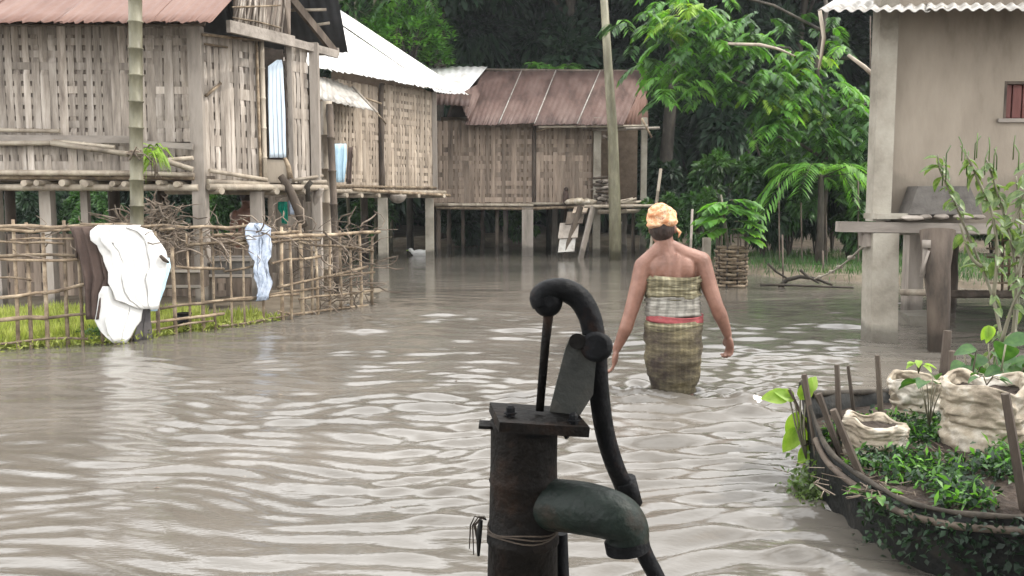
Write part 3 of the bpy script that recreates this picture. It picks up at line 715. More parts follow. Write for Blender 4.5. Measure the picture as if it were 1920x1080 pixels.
# tie beam and rafters of the gable
G0 = P(427, 40, 9.35); G1 = P(634, 98, 11.25)
mb = MB(); mb.beam(P(428, 49, 9.35), P(550, 78, 10.4), .05, .12); mb.build('tie_beam', M['timber_h'], hl)
mb = MB(); mb.beam(P(546, 79, 10.36), P(632, 102, 11.2), .045, .09); mb.build('tie_beam', M['timber_h'], hl)
mb = MB(); mb.beam(P(600, 97, 11.1), P(634, 97, 11.3), .05, .09); mb.build('beam_end', M['wood'], hl)
mb = MB(); mb.beam(P(524, -30, 10.5), P(628, 98, 11.2), .05, .09); mb.build('rafter', M['darkwood'], hl)
mb = MB(); mb.beam(P(529, -6, 10.4), P(540, 76, 10.4), .05, .08); mb.build('rafter', M['darkwood'], hl)
# gable: upright canes tied over cross canes
for i in range(20):
    u = i / 19; x = 440 + 84 * u; Yg = 9.5 + .8 * u
    mb = MB(); a_ = P(x + rnd.uniform(-3, 3), 46 + 27 * u, Yg); b_ = P(x + 6 + rnd.uniform(-6, 7), -25 - 10 * rnd.random(), Yg + .12)
    mb.tube([a_, a_.lerp(b_, .5) + Vector((rnd.uniform(-.02, .02), 0, 0)), b_], rnd.uniform(.011, .018), 5); mb.build('gable_cane', M['strip'], hl)
for y_, s_ in ((12, -2), (40, 12), (-8, 0)):
    mb = MB(); mb.tube([P(436, y_ - s_ * .6, 9.44), P(480, y_, 9.86), P(526, y_ + s_, 10.24)], .010, 5); mb.build('gable_cane', M['stick'], hl)
panel(hl, [P(440, 52, 9.62), P(545, 80, 10.5), P(545, -60, 10.5), P(440, -60, 9.62)], 'gable_back', 'backing')
# roof: red front slope of lapped sheets, dark rear slope seen from below
rf = panel(hl, [(-7.2, 9.35, 2.94), (-3.1, 9.35, 2.94), (-3.1, 9.4, 2.98), (-7.2, 9.4, 2.98)], 'roof', 'darkwood', .02)
def rz(Y): return 2.915 + .66 * (Y - 9.1)
xs = [-7.4, -6.1, -5.22, -4.33, -3.5, -2.88]
for i in range(len(xs) - 1):
    o_ = .006 * (i % 2); y0 = 9.1 + rnd.uniform(-.03, .03)
    corr((xs[i] - .04, y0 - .2, rz(y0) - .035 + o_), (xs[i + 1] + .04 - .04 * (i == 4), y0 - .2, rz(y0) - .035 + o_ + .0), (xs[i] - .04, 9.95, rz(9.95) + o_), (xs[i + 1] + .04, 9.95, rz(9.95) + o_), 8, .005, 5, .035).build('roof_sheet', M['rust_red'], rf)
    x1 = -2.1 if i == 4 else xs[i + 1] + .04
    corr((xs[i] - .04, 9.9, rz(9.9) + .015 + o_), ((-2.65 if i == 4 else x1), 9.9, rz(9.9) + .015 + o_), (xs[i] - .04, 10.6, rz(10.6) + .015), (x1, 10.6, rz(10.6) + .015), 9, .005, 3, 0).build('roof_sheet', M['rust_red'], rf)
for i in range(4):
    x0, x1 = -7.4 + i * 1.34, -7.4 + (i + 1) * 1.34 + .04
    if i == 3: x1 = -2.06
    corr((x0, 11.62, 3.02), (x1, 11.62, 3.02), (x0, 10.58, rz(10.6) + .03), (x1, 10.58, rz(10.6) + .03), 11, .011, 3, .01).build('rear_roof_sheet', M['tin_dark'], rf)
bambu(hl, P(545, 19, 10.95), P(612, 18, 11.0), .018, 'purlin'); bambu(hl, P(583, 48, 11.2), P(618, 43, 11.2), .018, 'purlin')

# curtain in the doorway
def cloth(name, label, cat, rows, Yf, m, folds=5, amp=.03, group=None, nc=26, th=.003, over=None, part_of=None, wob=.01):
    """rows: (py, xl, xr) from top to bottom; Yf(px) = depth of the plane it hangs on; over=(drop) folds over a rail to the back."""
    G = []; seedp = rnd.uniform(0, 9)
    def rowat(py, xl, xr, k, back=0.0, lift=0.0):
        row = []
        for j in range(nc + 1):
            u = j / nc; x = xl + (xr - xl) * u; Yd = Yf(x)
            a_ = amp * min(1, .25 + k * 1.3)
            o = a_ * (math.sin(u * folds * 6.28 + seedp + .5 * math.sin(k * 3)) + .5 * math.sin(u * folds * 2.3 * 6.28 + seedp * 2 + k * 2)) + wob * (mnoise.noise(Vector((u * 4, k * 4, seedp))) + .25 * (.5 - 2 * abs(mnoise.noise(Vector((u * 5 + k * 2, k * 4 - u * 2, seedp + 5))))) + .3 * mnoise.noise(Vector((u * 14, k * 12, seedp))))
            p = P(x, py, Yd); p.y += (back if back else -.025 - abs(a_) * .8 + o * .7); p.x += .3 * o; p.z += lift
            row.append(p)
        return row
    if over:
        y0, xl, xr = rows[0]
        for kk in (1, .6, .2): G.append(rowat(y0 + over * kk, xl + 4, xr - 4, kk * .5, back=.045))
        G.append(rowat(y0 - 1, xl, xr, 0, back=.02, lift=.008))
    full = []
    for (ya, la, ra), (yb, lb, rb) in zip(rows, rows[1:]):
        n_ = max(1, int(abs(yb - ya) / 9))
        for i in range(n_): t = i / n_; full.append((ya + (yb - ya) * t, la + (lb - la) * t, ra + (rb - ra) * t))
    full.append(rows[-1])
    y0 = rows[0][0]; y1 = rows[-1][0]
    for r_ in full: G.append(rowat(*r_, (r_[0] - y0) / (y1 - y0 + 1e-6)))
    mb = MB(); mb.sheet(G, th); o = mb.build(name, M[m], part_of)
    if label: tag(o, label, cat, group)
    return o
def Ys(px): return sp_(px).y + .05
M['curtain'] = mat('pale blue curtain', [(.42, .50, .58), (.60, .68, .75)], 20, .9, .3, 30, stretch=(3, 3, .2))
cloth('curtain', 'pale blue curtain hanging in the dark doorway of the left house', 'curtain', [(113, 520, 529), (125, 503, 531), (200, 503, 535), (296, 506, 538)], Ys, 'curtain', 4, .02)

# ================================================================== tall bamboo pole in front of the left house
bp_ = P(252, 500, 8.72); t = thing('bamboo_pole', 'tall thick bamboo pole standing in front of the red tin roof', 'pole', (bp_.x, bp_.y, 0))
mb = MB(); mb.bamboo((bp_.x, bp_.y, -.35), P(253, -60, 8.72), .062, .235, 14); mb.build('culm', M['pole_green'], t)
mb = MB()
for k in range(5):
    a = [Vector((.072 * math.cos(x_), .072 * math.sin(x_), .006 * k + .01 * math.sin(x_ * 2 + k))) + P(253, 290, 8.72) for x_ in np.linspace(0, 6.28, 13)]; mb.tube(a, .008, 5)
mb.tube([P(247, 283, 8.64), P(262, 300, 8.63), P(272, 290, 8.7), P(285, 305, 8.75)], .008, 5); mb.tube([P(243, 300, 8.63), P(256, 275, 8.62), P(265, 284, 8.65)], .008, 5)
mb.build('binding', M['twig'], t)
# orchid-like tuft tied to it
t = thing('air_plant', 'yellow green strap leaved plant tied beside the bamboo pole', 'plant', P(285, 300, 8.98))
n_ = 60; c = P(286, 288, 9.05); D = rdir(n_) * np.array([1, .6, .5]); D[:, 2] = D[:, 2] * .6 + .05
V_, F_ = leaves(np.array([c] * n_) + nrg.normal(size=(n_, 3)) * np.array([.03, .03, .04]), D, rdir(n_, 1), nrg.uniform(.10, .22, n_), .02, .1, .75)
link(bpy.data.objects.new('leaf_tuft', npmesh('leaf_tuft', V_, F_, M['leaf_lime'])), t)
mb = MB()
for _ in range(8): mb.tube([c, c + Vector((rnd.uniform(-.05, .05), 0, -.1)), c + Vector((rnd.uniform(-.08, .08), .02, -.24))], .004, 4)
mb.build('root', M['twig'], t)

# ================================================================== MIDDLE HOUSE (white roof)
hm_ = thing('stilt_house', 'middle stilt house with bright white tin roof and tan woven walls', 'house', (-2.8, 17, 0))
w0 = Vector((-3.45, 15.2, 0)); w1 = Vector((-1.53, 18.31, 0)); zf2 = 1.36
_, d2, n2, L2 = wallframe(w0, w1)
def mw(px, z, o=0):
    k = (px - 960) / F; t = (k * w0.y - w0.x) / ((w1 - w0).x - k * (w1 - w0).y); q = w0 + (w1 - w0) * t + n2 * o; q.z = z; return q
woven_wall(hm_, mw(604, 0), mw(712, 0), zf2 + .02, 3.25, .085, 13, 'strip_tan', 'backing_tan')
woven_wall(hm_, mw(719, 0), mw(812, 0), zf2 + .02, 3.32, .085, 13, 'strip_tan', 'backing_tan')
roundpost(hm_, mw(716, zf2, .03), mw(716, 3.3, .03), .045, m='darkwood')
squarepost(hm_, mw(815, zf2, .03), mw(814, 3.3, .03), .09)
bambu(hm_, mw(600, zf2 - .03, .07), mw(830, zf2 - .03, .07), .04); bambu(hm_, mw(600, zf2 + .06, .06), mw(814, zf2 + .06, .06), .025, m='stick')
bambu(hm_, mw(655, zf2 - .0, .1), mw(835, zf2 - .09, .12), .03, m='stick')
for x in (640, 668, 700, 742, 775, 822): 
    p = mw(x, zf2 - .1, .16); mb = MB(); mb.tube([p - n2 * 2.0, p, p + n2 * .001, p - n2 * .1], [.04, .04, .024, .02], 9, smooth=False); mb.build('joist', M['pole'], hm_)
mb = MB(); fl = [mw(598, zf2 - .05, 0), mw(818, zf2 - .05, 0)]; fl += [fl[1] - n2 * 2.6, fl[0] - n2 * 2.6]
mb.add(fl + [p + Vector((0, 0, .06)) for p in fl], [(3, 2, 1, 0), (4, 5, 6, 7), (0, 1, 5, 4), (1, 2, 6, 5), (2, 3, 7, 6), (3, 0, 4, 7)]); mb.build('floor', M['darkwood'], hm_)
panel(hm_, [mw(812, zf2, -.03), mw(812, zf2, -.03) - n2 * 2.6, mw(812, 4.6, -.03) - n2 * 2.6, mw(812, 3.3, -.03)], 'end_wall', 'backing_tan')
panel(hm_, [mw(604, zf2, -.03) - n2 * 2.6, mw(812, zf2, -.03) - n2 * 2.6, mw(812, 3.6, -.03) - n2 * 2.6, mw(604, 3.6, -.03) - n2 * 2.6], 'rear_wall', 'backing_tan')
# stilts: two lit concrete ones in front, others behind
for x, w_ in ((719, .17), (806, .16)):
    q = mw(x, 0, .0); squarepost(hm_, (q.x, q.y, -.4), (q.x, q.y, zf2 - .14), w_, m='concrete')
for x, o in ((660, -1.2), (735, -1.8), (800, -1.6), (620, -.3)):
    q = mw(x, 0, o); roundpost(hm_, (q.x, q.y, -.4), (q.x, q.y, zf2 - .05), .07)
# roof: broad white slope falling towards the right
r0 = Vector((-3.35, 14.75, 3.33)); r1 = Vector((-.88, 18.7, 3.30)); up_ = Vector((-.853, .523, .60))
rf = MB(); rf.beam(r0 - n2 * .4 + Vector((0, 0, .12)), r1 - n2 * .4 + Vector((0, 0, .12)), .06, .06); rf = rf.build('roof', M['wood'], hm_)
nsh = 4; E = [r0.lerp(r1, i / nsh) for i in range(nsh + 1)]
for i in range(nsh):
    a_, b_ = E[i], E[i + 1] + (E[i + 1] - E[i]) * (.06 if i < nsh - 1 else 0); o_ = Vector((0, 0, .006 * (i % 2)))
    lp = 3.5
    corr(a_ + o_, b_ + o_, a_ + up_ * lp + o_ + Vector((.1, 0, 0)), b_ + up_ * lp + o_, 9, .010, 6, .012).build('roof_sheet', M['tin'], rf)
corr(r1 + up_ * 3.5 + Vector((-3.2, -.3, -2)), r1 + up_ * 3.5 + Vector((-1.3, 2.0, -2)), r0 + up_ * 3.5, r1 + up_ * 3.5, 6, .01, 2).build('roof_sheet', M['tin_grey'], rf)
# grey lean-to over the left panel
t2 = MB(); lt = [P(598, 186, 14.6), P(706, 209, 15.9), P(600, 145, 15.3), P(652, 153, 16.4)]
rl = corr(lt[0], lt[1], lt[2], lt[3], 9, .01, 3, .02).build('lean_to_sheet', M['tin_grey'], rf)
bambu(hm_, P(652, 153, 16.3), P(708, 212, 15.85), .022, 'rafter', 'wood'); bambu(hm_, P(662, 176, 16.2), P(716, 195, 16.2), .018, 'rafter', 'stick')
bambu(hm_, P(706, 211, 15.8), P(724, 232, 15.9), .014, 'rafter', 'stick')
# half round basket bottom hanging under the floor beam
t = thing('hanging_basket', 'shallow round grey basket wedged under the floor of the middle house', 'basket', mw(737, zf2 - .1, .1)); mb = MB(); q = mw(737, zf2 - .1, .12); vs = []
G = []
for i in range(8):
    ph = i / 7 * math.pi / 2; G.append([q + Vector((math.cos(a) * .17 * math.sin(ph + .01), math.sin(a) * .17 * math.sin(ph + .01), -.16 * math.cos(ph) + .02)) for a in np.linspace(0, 2 * math.pi, 19)])
mb.sheet(G, .008); mb.build('basket_bowl', M['wood'], t)

# ================================================================== FAR HOUSE (rust roof)
hf = thing('stilt_house', 'far stilt house with rusty brown tin roof and an open porch with posts', 'house', (.5, 20, 0))
Yf_ = 19.4; zf3 = fz(382, Yf_); zt3 = fz(226, Yf_)
def fw(px, z, o=0): return Vector(((px - 960) / F * (Yf_ - o), Yf_ - o, z))
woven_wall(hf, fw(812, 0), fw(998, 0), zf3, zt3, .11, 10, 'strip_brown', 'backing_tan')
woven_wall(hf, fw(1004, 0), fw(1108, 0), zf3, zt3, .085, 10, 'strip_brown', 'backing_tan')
roundpost(hf, fw(1001, zf3 - .1, .03), fw(1001, zt3, .03), .04)
panel(hf, [fw(1106, zf3, -.0), fw(1106, zf3, -2.4), fw(1106, zt3 + .6, -2.4), fw(1106, zt3, -.0)], 'end_wall', 'darkwood')
panel(hf, [(-1.7, 21.9, zf3), (3.0, 21.9, zf3), (3.0, 21.9, zt3 + .3), (-1.7, 21.9, zt3 + .3)], 'rear_wall', 'backing_tan')
mb = MB(); mb.box((.65, 20.65, zf3 - .05), (4.75, 2.5, .07)); mb.build('floor', M['darkwood'], hf)
bambu(hf, fw(815, zf3 - .02, .06), fw(1000, zf3 - .03, .06), .035); bambu(hf, fw(818, zf3 - .09, .1), fw(1010, zf3 - .11, .1), .03, m='stick')
bambu(hf, fw(995, zf3 + .0, .06), fw(1075, zf3 + .0, .06), .03); bambu(hf, fw(1000, zf3 - .1, .12), fw(1120, zf3 - .06, .12), .03, m='stick')
# porch deck of split bamboo
for k in range(9):
    y_ = k * .14; mb = MB(); mb.bamboo(fw(1095, zf3 - .06 + rnd.uniform(-.01, .01), .75 - y_), fw(1232, zf3 - .05 + rnd.uniform(-.01, .01), .75 - y_), .035, .4, 7); mb.build('deck_cane', M['pole'], hf)
bambu(hf, fw(1120, zf3 - .17, .5), fw(1228, zf3 - .14, .5), .045)
# stilts
for x, o, w_, mm in ((989, .05, .24, 'wood'), (1118, .1, .17, 'concrete'), (1205, .1, .13, 'concrete')):
    squarepost(hf, fw(x, -.4, o), fw(x, (zt3 + .05 if x > 1100 else zf3 - .08), o), w_ if x < 1000 else w_ * .9, m=mm, d=.15)
for x, o, r_ in ((822, -.1, .055), (868, -.6, .04), (842, -1.5, .05), (932, -.4, .045), (948, -1.6, .06), (1040, -1.5, .07), (1060, -.8, .04), (1187, .3, .04), (1222, .25, .06), (1170, -1.2, .06), (905, -2, .05), (1100, -1.8, .06)):
    roundpost(hf, fw(x, -.4, o), fw(x, zf3 - .05, o), r_, m='darkwood' if r_ < .06 else 'wood')
# roof of lapped rusty sheets
ev = lambda x, y=233: P(x, y, 18.95); rg_ = lambda x: P(x, 134, 21.4)
rfm = MB(); rfm.tube([P(905, 131, 21.45), P(1213, 134, 21.45)], .035, 8); rf = rfm.build('roof', M['darkwood'], hf)
ex = [874, 935, 1002, 1082, 1166]; rx_ = [905, 978, 1042, 1125, 1212]
for i in range(4):
    o_ = Vector((0, -.01, .012 * (i % 2)))
    corr(ev(ex[i] - 3, 234 + rnd.uniform(-1, 2)) + o_, ev(ex[i + 1] + 3, 233 + rnd.uniform(-2, 2)) + o_, rg_(rx_[i] - 3) + o_, rg_(rx_[i + 1] + 2) + o_, 8, .006, 5, .012).build('roof_sheet', M['rust'], rf)
    if i: 
        mb = MB(); mb.tube([ev(ex[i], 234) + Vector((0, -.02, .02)), rg_(rx_[i]) + Vector((0, -.02, .02))], .012, 6); mb.build('roof_seam', M['tin_grey'], rf)
corr(P(812, 196, 18.9), P(880, 199, 18.95), P(815, 176, 19.3), P(885, 176, 19.3), 7, .012, 2, .03).build('roof_sheet', M['rust'], rf)
corr(P(868, 205, 18.95), P(880, 228, 18.95), P(862, 176, 19.5), P(910, 150, 20.5), 4, .012, 3, .02).build('roof_sheet', M['rust'], rf)
corr(P(815, 172, 19.9), P(868, 180, 19.9), P(775, 125, 21.6), P(914, 125, 21.5), 10, .01, 3).build('roof_sheet', M['tin'], rf)
corr((-1.8, 23.6, 3.0), (3.1, 23.6, 3.0), P(870, 133, 21.5), P(1212, 135, 21.5), 20, .014, 2).build('rear_roof_sheet', M['rust'], rf)
corr(P(1166, 236, 18.95), P(1216, 238, 20.4), P(1190, 190, 19.9), P(1212, 140, 21.3), 6, .012, 2).build('roof_sheet', M['rust_red'], rf)
bambu(hf, P(1010, 238, 19.0), P(1215, 236, 19.0), .025); bambu(hf, P(1110, 243, 19.2), P(1237, 240, 19.1), .03, m='wood')
bambu(hf, P(1203, 222, 19), P(1222, 258, 19), .022, m='stick'); bambu(hf, P(1006, 246, 19.2), P(1028, 240, 19), .018, m='stick')
# steps of boards leading up to the porch
t = thing('steps', 'crooked board steps leaning from the water up to the porch of the far house', 'steps', fw(1068, 0, .9))
mb = MB(); mb.beam(fw(1050, -.3, 1.1), fw(1088, zf3 - .05, .75), .05, .12); mb.build('stringer', M['darkwood'], t); mb = MB(); mb.beam(fw(1082, -.3, 1.1), fw(1112, zf3 - .05, .75), .05, .12); mb.build('stringer', M['wood'], t)
for k, (x, y, w_, h_) in enumerate(((1063, 458, 34, 30), (1066, 432, 40, 30), (1078, 408, 36, 24), (1088, 393, 30, 12))):
    o = panel(t, [P(x - w_ / 2, y + h_ / 2, 18.35 + k * .1), P(x + w_ / 2 - 3, y + h_ / 2 - 2, 18.35 + k * .1), P(x + w_ / 2, y - h_ / 2, 18.5 + k * .1), P(x - w_ / 2 + 4, y - h_ / 2 + 1, 18.5 + k * .1)], 'step_board', ('tin_grey', 'wood', 'darkwood', 'strip_tan')[k], .04)
# firewood and odds on the porch
t = thing('firewood_stack', 'stack of dark firewood on the porch deck beside the tall leaning pole', 'firewood', fw(1135, zf3, .3))
for k in range(22):
    r_ = k // 3; p = fw(1126 + (k % 3) * 7 + rnd.uniform(-3, 3), zf3 + .02 + r_ * .075, .25 + rnd.uniform(-.05, .05)); mb = MB()
    q = Vector((rnd.uniform(.10, .16), rnd.uniform(-.2, .2), rnd.uniform(-.03, .03))); mb.tube([p - q, p + q], rnd.uniform(.025, .04), 6); mb.build('log', M['darkwood' if k % 4 else 'wood'], t)
t = thing('sack_heap', 'crumpled pale sacks heaped on the porch edge left of the concrete post', 'sacks', fw(1085, zf3, .4))
for x, r_ in ((1070, .12), (1085, .15), (1098, .13), (1108, .1)):
    mb = MB(); c = fw(x, zf3 + r_ * .35, .42); mb.ell(c, (r_, r_ * .8, r_ * .5), 14, 8); mb.v = [tuple(Vector(v) + Vector((1, .6, .8)) * .04 * mnoise.noise(Vector(v) * 14)) for v in mb.v]; mb.build('sack', M['sack'], t)
t = thing('bundle', 'dark bundle sitting against the far house wall by the pale sacks', 'bundle', fw(1060, zf3, .3)); mb = MB(); mb.ell(fw(1060, zf3 + .14, .25), (.07, .07, .16), 12, 8); mb.build('wrap', M['brown'], t)
mb = MB(); mb.ell(fw(1061, zf3 + .3, .25), (.05, .05, .05), 10, 6); mb.build('knot', M['hair'], t)
t = thing('bamboo_offcuts', 'pale bamboo offcuts lying on the porch right of the tall pole', 'bamboo', fw(1180, zf3, .5))
for k in range(7):
    mb = MB(); p = fw(1175 + rnd.uniform(-14, 14), zf3 + .0 + .03 * (k % 3), .5 + rnd.uniform(-.1, .2)); q = Vector((rnd.uniform(.15, .28), rnd.uniform(-.1, .1), rnd.uniform(-.02, .06))); mb.tube([p - q, p + q], .022, 6); mb.build('cane', M['pole'], t)

# tall grey pole through the scene
pb_ = W(1154, 488); t = thing('utility_pole', 'tall grey pole standing in the water before the far house porch', 'pole', pb_)
mb = MB(); pts = [P(1154, 520, pb_.y), P(1153, 400, pb_.y), P(1149, 250, pb_.y), P(1140, 120, pb_.y), P(1129, -60, pb_.y)]; pts[0].z = -.4
mb.tube(pts, [.125, .12, .10, .085, .07], 12); mb.build('shaft', M['pole_green'], t)
mb = MB(); mb.tube([P(1132, 255, 17.9), P(1136, 258, 17.8), P(1150, 262, 17.9)], .03, 6); mb.build('insulator', M['darkwood'], t)
# thin poles beside the porch
def lonepole(label, a, b, r, m='pole'):
    t = thing('pole', label, 'pole', (a.x, a.y, 0)); mb = MB(); mb.bamboo(a, b, r, .4, 7); mb.build('cane', M[m], t)
a = P(1226, 430, 17); a.z = -.3; a.x -= .12; lonepole('thin pale pole leaning right, just behind the woman\'s head', a, P(1239, 316, 17), .03)
a = P(1293, 450, 14); a.z = -.35; lonepole('thin upright cane right of the woman\'s head', a, P(1298, 392, 14), .02, 'wood')
t = thing('marker_post', 'short square grey post just right of the woman\'s shoulder', 'post', W(1323, 545)); q = W(1323, 545); squarepost(t, (q.x, q.y, -.4), (q.x, q.y, fz(446, q.y)), .095, 'post', 'concrete')
for (x, y0, y1, Yd) in ((1463, 340, 520, 15), (1505, 380, 525, 15.5), (1552, 400, 510, 15.2), (1470, 440, 520, 13.8), (1546, 470, 512, 14), (1635, 30, 400, 17.5), (1612, 330, 470, 15.5)):
    a = P(x, y1, Yd); a.z = -.3; lonepole({1463: 'slender bare stem standing left of the palm', 1505: 'slender bare stem just left of the palm trunk', 1552: 'slender bare stem right of the palm trunk', 1470: 'short bare stem in front of the palm fronds', 1546: 'very short bare stub on the bank by the rope', 1635: 'tall bare stem beside the upper concrete post', 1612: 'bare stem left of the ledge beam'}[x], a, P(x - 3, y0, Yd), .013, 'darkwood')
# two tall poles and a green one between the left house and the middle house
a = P(612, 430, 11.4); a.z = -.1; lonepole('tall grey bamboo post just right of the left house porch', a, P(612, 190, 11.4), .07)
a = P(632, 470, 11.0); a.z = -.1; lonepole('dark greenish pole leaning left in front of the middle house', a, P(618, 196, 11.3), .045, 'darkwood')
# clothing by the middle house
cloth('hanging_cloth', 'white and pale blue cloth hanging on the middle house wall', 'cloth', [(270, 628, 650), (300, 626, 652), (342, 632, 648)], lambda x: 13.6, 'paleblue', 2, .03)
cloth('hanging_cloth', 'narrow dark brown cloth hanging beside the pale blue one', 'cloth', [(276, 653, 662), (345, 650, 658)], lambda x: 13.6, 'brown', 1, .02)
cloth('hanging_cloth', 'small bright green cloth hanging under the left house porch', 'cloth', [(378, 522, 540), (392, 522, 541), (402, 530, 540), (421, 531, 540)], lambda x: 10.6, 'green_cloth', 2, .02)
cloth('hanging_cloth', 'small lilac grey cloth next to the green cloth under the porch', 'cloth', [(376, 541, 550), (402, 541, 553)], lambda x: 10.7, 'bluegrey', 1, .02)
t = thing('duck', 'white duck floating beside a concrete stilt of the middle house', 'duck', W(786, 478))
q = W(786, 478); q.y -= .2
mb = MB(); mb.ell(q + Vector((.03, 0, .045)), (.16, .085, .085), 18, 12); mb.ell(q + Vector((-.16, 0, .12)), (.05, .038, .04), 12, 8)
mb.tube([q + Vector((-.10, 0, .06)), q + Vector((-.14, 0, .1)), q + Vector((-.16, 0, .12))], [.05, .035, .032], 10); mb.tube([q + Vector((.12, 0, .06)), q + Vector((.23, 0, .12))], [.06, .012], 10)
bd = mb.build('body', M['white'], t); mb = MB(); mb.tube([q + Vector((-.19, 0, .118)), q + Vector((-.25, 0, .108))], [.018, .01], 8, squash=.5); mb.build('bill', M['leaf_lime'], t)
for s_ in (-1, 1):
    mb = MB(); mb.ell(q + Vector((.05, s_ * .075, .07)), (.11, .022, .05), 12, 8); mb.build('wing', M['white'], t)

# ================================================================== CANE FENCE
fp = [W(-60, 661), W(0, 657), W(215, 645), W(330, 627), W(420, 617), W(520, 603), W(690, 573)]
def fpt(px):
    """point at water level below the fence for a picture column"""
    for a, b in zip(fp, fp[1:]):
        xa, xb = 960 + a.x / a.y * F, 960 + b.x / b.y * F
        if px <= xb or b is fp[-1]:
            k = (px - 960) / F; d_ = b - a; t = (k * a.y - a.x) / (d_.x - k * d_.y); return a + d_ * t
def fa(px, z, o=0.0): q = fpt(px); return Vector((q.x, q.y - o, z))
fpost = [P(x, 430, fpt(x).y).z for x in (0, 690)]
cf = thing('cane_fence', 'rickety fence of thin canes and tied rails along the left water edge', 'fence', fpt(200))
x = -50
while x < 705:
    yt = rnd.choice((415, 421, 426, 432, 438)) + 8 * x / 700 + rnd.uniform(-5, 5)
    if 225 < x < 330 and rnd.random() < .3: yt += 20
    Yd = fpt(x).y; mb = MB(); top = P(x + rnd.uniform(-3, 3), yt, Yd); a_ = fa(x, -.3)
    rr_ = rnd.uniform(.011, .019) * (1.25 if x > 500 else 1)
    mid = a_.lerp(top, .5) + Vector((rnd.uniform(-.015, .015), rnd.uniform(-.01, .01), 0))
    mb.tube([a_, mid, top], [rr_ * 1.1, rr_, rr_ * .85], 6); mb.build('stake', M['stick'], cf)
    x += rnd.uniform(24, 42) if x < 500 else rnd.uniform(12, 24)
def rail(px0, y0, px1, y1, r, o=.03, wob=.012, m='stick'):
    n_ = max(3, int(abs(px1 - px0) / 35)); pts = []
    for i in range(n_ + 1):
        u = i / n_; x = px0 + (px1 - px0) * u; p = P(x, y0 + (y1 - y0) * u, fpt(x).y - o); p.z += rnd.uniform(-wob, wob); pts.append(p)
    mb = MB(); mb.tube(pts, [r * rnd.uniform(.85, 1.15) for _ in pts], 6); mb.build('rail', M[m], cf)
for a in ((-60, 426, 215, 424, .018), (-60, 432, 250, 431, .014), (150, 421, 345, 425, .015), (-60, 481, 140, 479, .014), (-60, 487, 145, 486, .013), (-60, 453, 120, 456, .010), (20, 449, 140, 447, .008),
          (0, 560, 100, 545, .013), (80, 549, 160, 533, .015), (-60, 605, 90, 594, .018), (60, 598, 160, 590, .013), (-60, 645, 165, 634, .011),
          (300, 430, 470, 424, .015), (400, 441, 560, 436, .016), (350, 462, 470, 447, .014), (430, 457, 600, 448, .014), (500, 446, 712, 434, .018), (560, 455, 700, 470, .014),
          (280, 604, 420, 588, .013), (300, 577, 500, 556, .014), (380, 566, 560, 551, .012), (270, 620, 400, 600, .010), (410, 612, 540, 592, .011),
          (520, 540, 690, 500, .014), (500, 552, 600, 538, .012), (510, 492, 600, 482, .013), (560, 560, 700, 545, .012), (540, 590, 690, 572, .014), (600, 520, 702, 512, .012), (520, 585, 560, 590, .010), (330, 500, 420, 505, .012), (420, 510, 500, 497, .012), (-60, 520, 60, 523, .008)):
    rail(*a)
# tangles of brush woven through the top and the right end
mb = MB()
def squig(x, y, L, r, Yd, k=4, up=0):
    pts = []; a = rnd.uniform(0, 6.28); p = P(x, y, Yd)
    for i in range(k + 1):
        pts.append(p.copy()); a += rnd.uniform(-.9, .9); p = p + Vector((math.cos(a), rnd.uniform(-.3, .3), math.sin(a) * .6 + up)) * L / k
    mb.tube(pts, [r] * k + [r * .5], 4, cap=False)
for _ in range(75): x = rnd.uniform(320, 570); squig(x, rnd.gauss(455 - .08 * (x - 320), 9), rnd.uniform(.2, .55), rnd.uniform(.004, .010), fpt(x).y + rnd.uniform(-.05, .1))
for _ in range(120): x = rnd.gauss(635, 40); x = min(x, 700); squig(x, rnd.uniform(425, 585), rnd.uniform(.2, .55), rnd.uniform(.004, .011), fpt(x).y + rnd.uniform(-.08, .18))
for _ in range(30): x = rnd.uniform(-20, 330); squig(x, rnd.gauss(440, 12), rnd.uniform(.15, .35), rnd.uniform(.003, .007), fpt(x).y + rnd.uniform(-.03, .05))
tag(mb.build('brush', M['twig'], cf), kind='stuff')
# heap of firewood twigs under the left house
mb = MB()
for _ in range(130):
    x = rnd.gauss(305, 19); y = rnd.uniform(375, 432) + abs(x - 303) * .45; squig(x, y, rnd.uniform(.15, .34), rnd.uniform(.005, .012), 9.3 + rnd.uniform(-.15, .25), 3)
for _ in range(60): x = rnd.uniform(230, 260); squig(x, rnd.uniform(405, 428), rnd.uniform(.15, .4), .008, 9.0, 3)
tag(mb.build('brushwood', M['twig'], None), 'tangled heap of firewood twigs under the left house behind the fence', 'firewood', kind='stuff')
# dim household things under the left house
t = thing('partition', 'low grey woven screen under the left house behind the fence', 'screen', P(560, 420, 11.6)); a_ = P(505, 500, 11.7); b_ = P(612, 500, 11.7); a_.z = b_.z = 0
woven_wall(t, a_, b_, .0, 1.22, .09, 6)
t = thing('partition', 'grey woven screen behind the canes under the left house', 'screen', P(440, 420, 10.6)); a_ = P(-60, 500, 10.8); b_ = P(500, 500, 10.6); a_.z = b_.z = 0
woven_wall(t, a_, b_, -.05, .78, .1, 4, 'strip_brown')
def crate(label, px, py, Yd, w_, h_, m):
    c = P(px, py, Yd); t = thing('crate', label, 'crate', (c.x, c.y, .0)); mb = MB()
    mb.box((c.x, c.y, c.z), (w_, .3, h_)); mb.build('box_body', M[m], t)
    for s_ in (-1, 1): mb = MB(); mb.box((c.x, c.y - .16, c.z + s_ * h_ * .38), (w_ + .03, .02, h_ * .13)); mb.build('slat', M['timber_h'], t)
M['tarp'] = mat('dark grey tarpaulin', [(.07, .062, .055), (.11, .10, .09), (.13, .12, .105)], 6, .8, .5, 25)
crate('dark blue grey crate glimpsed through the fence canes below the bamboo screen', 440, 500, 9.6, .42, .22, 'tarp')
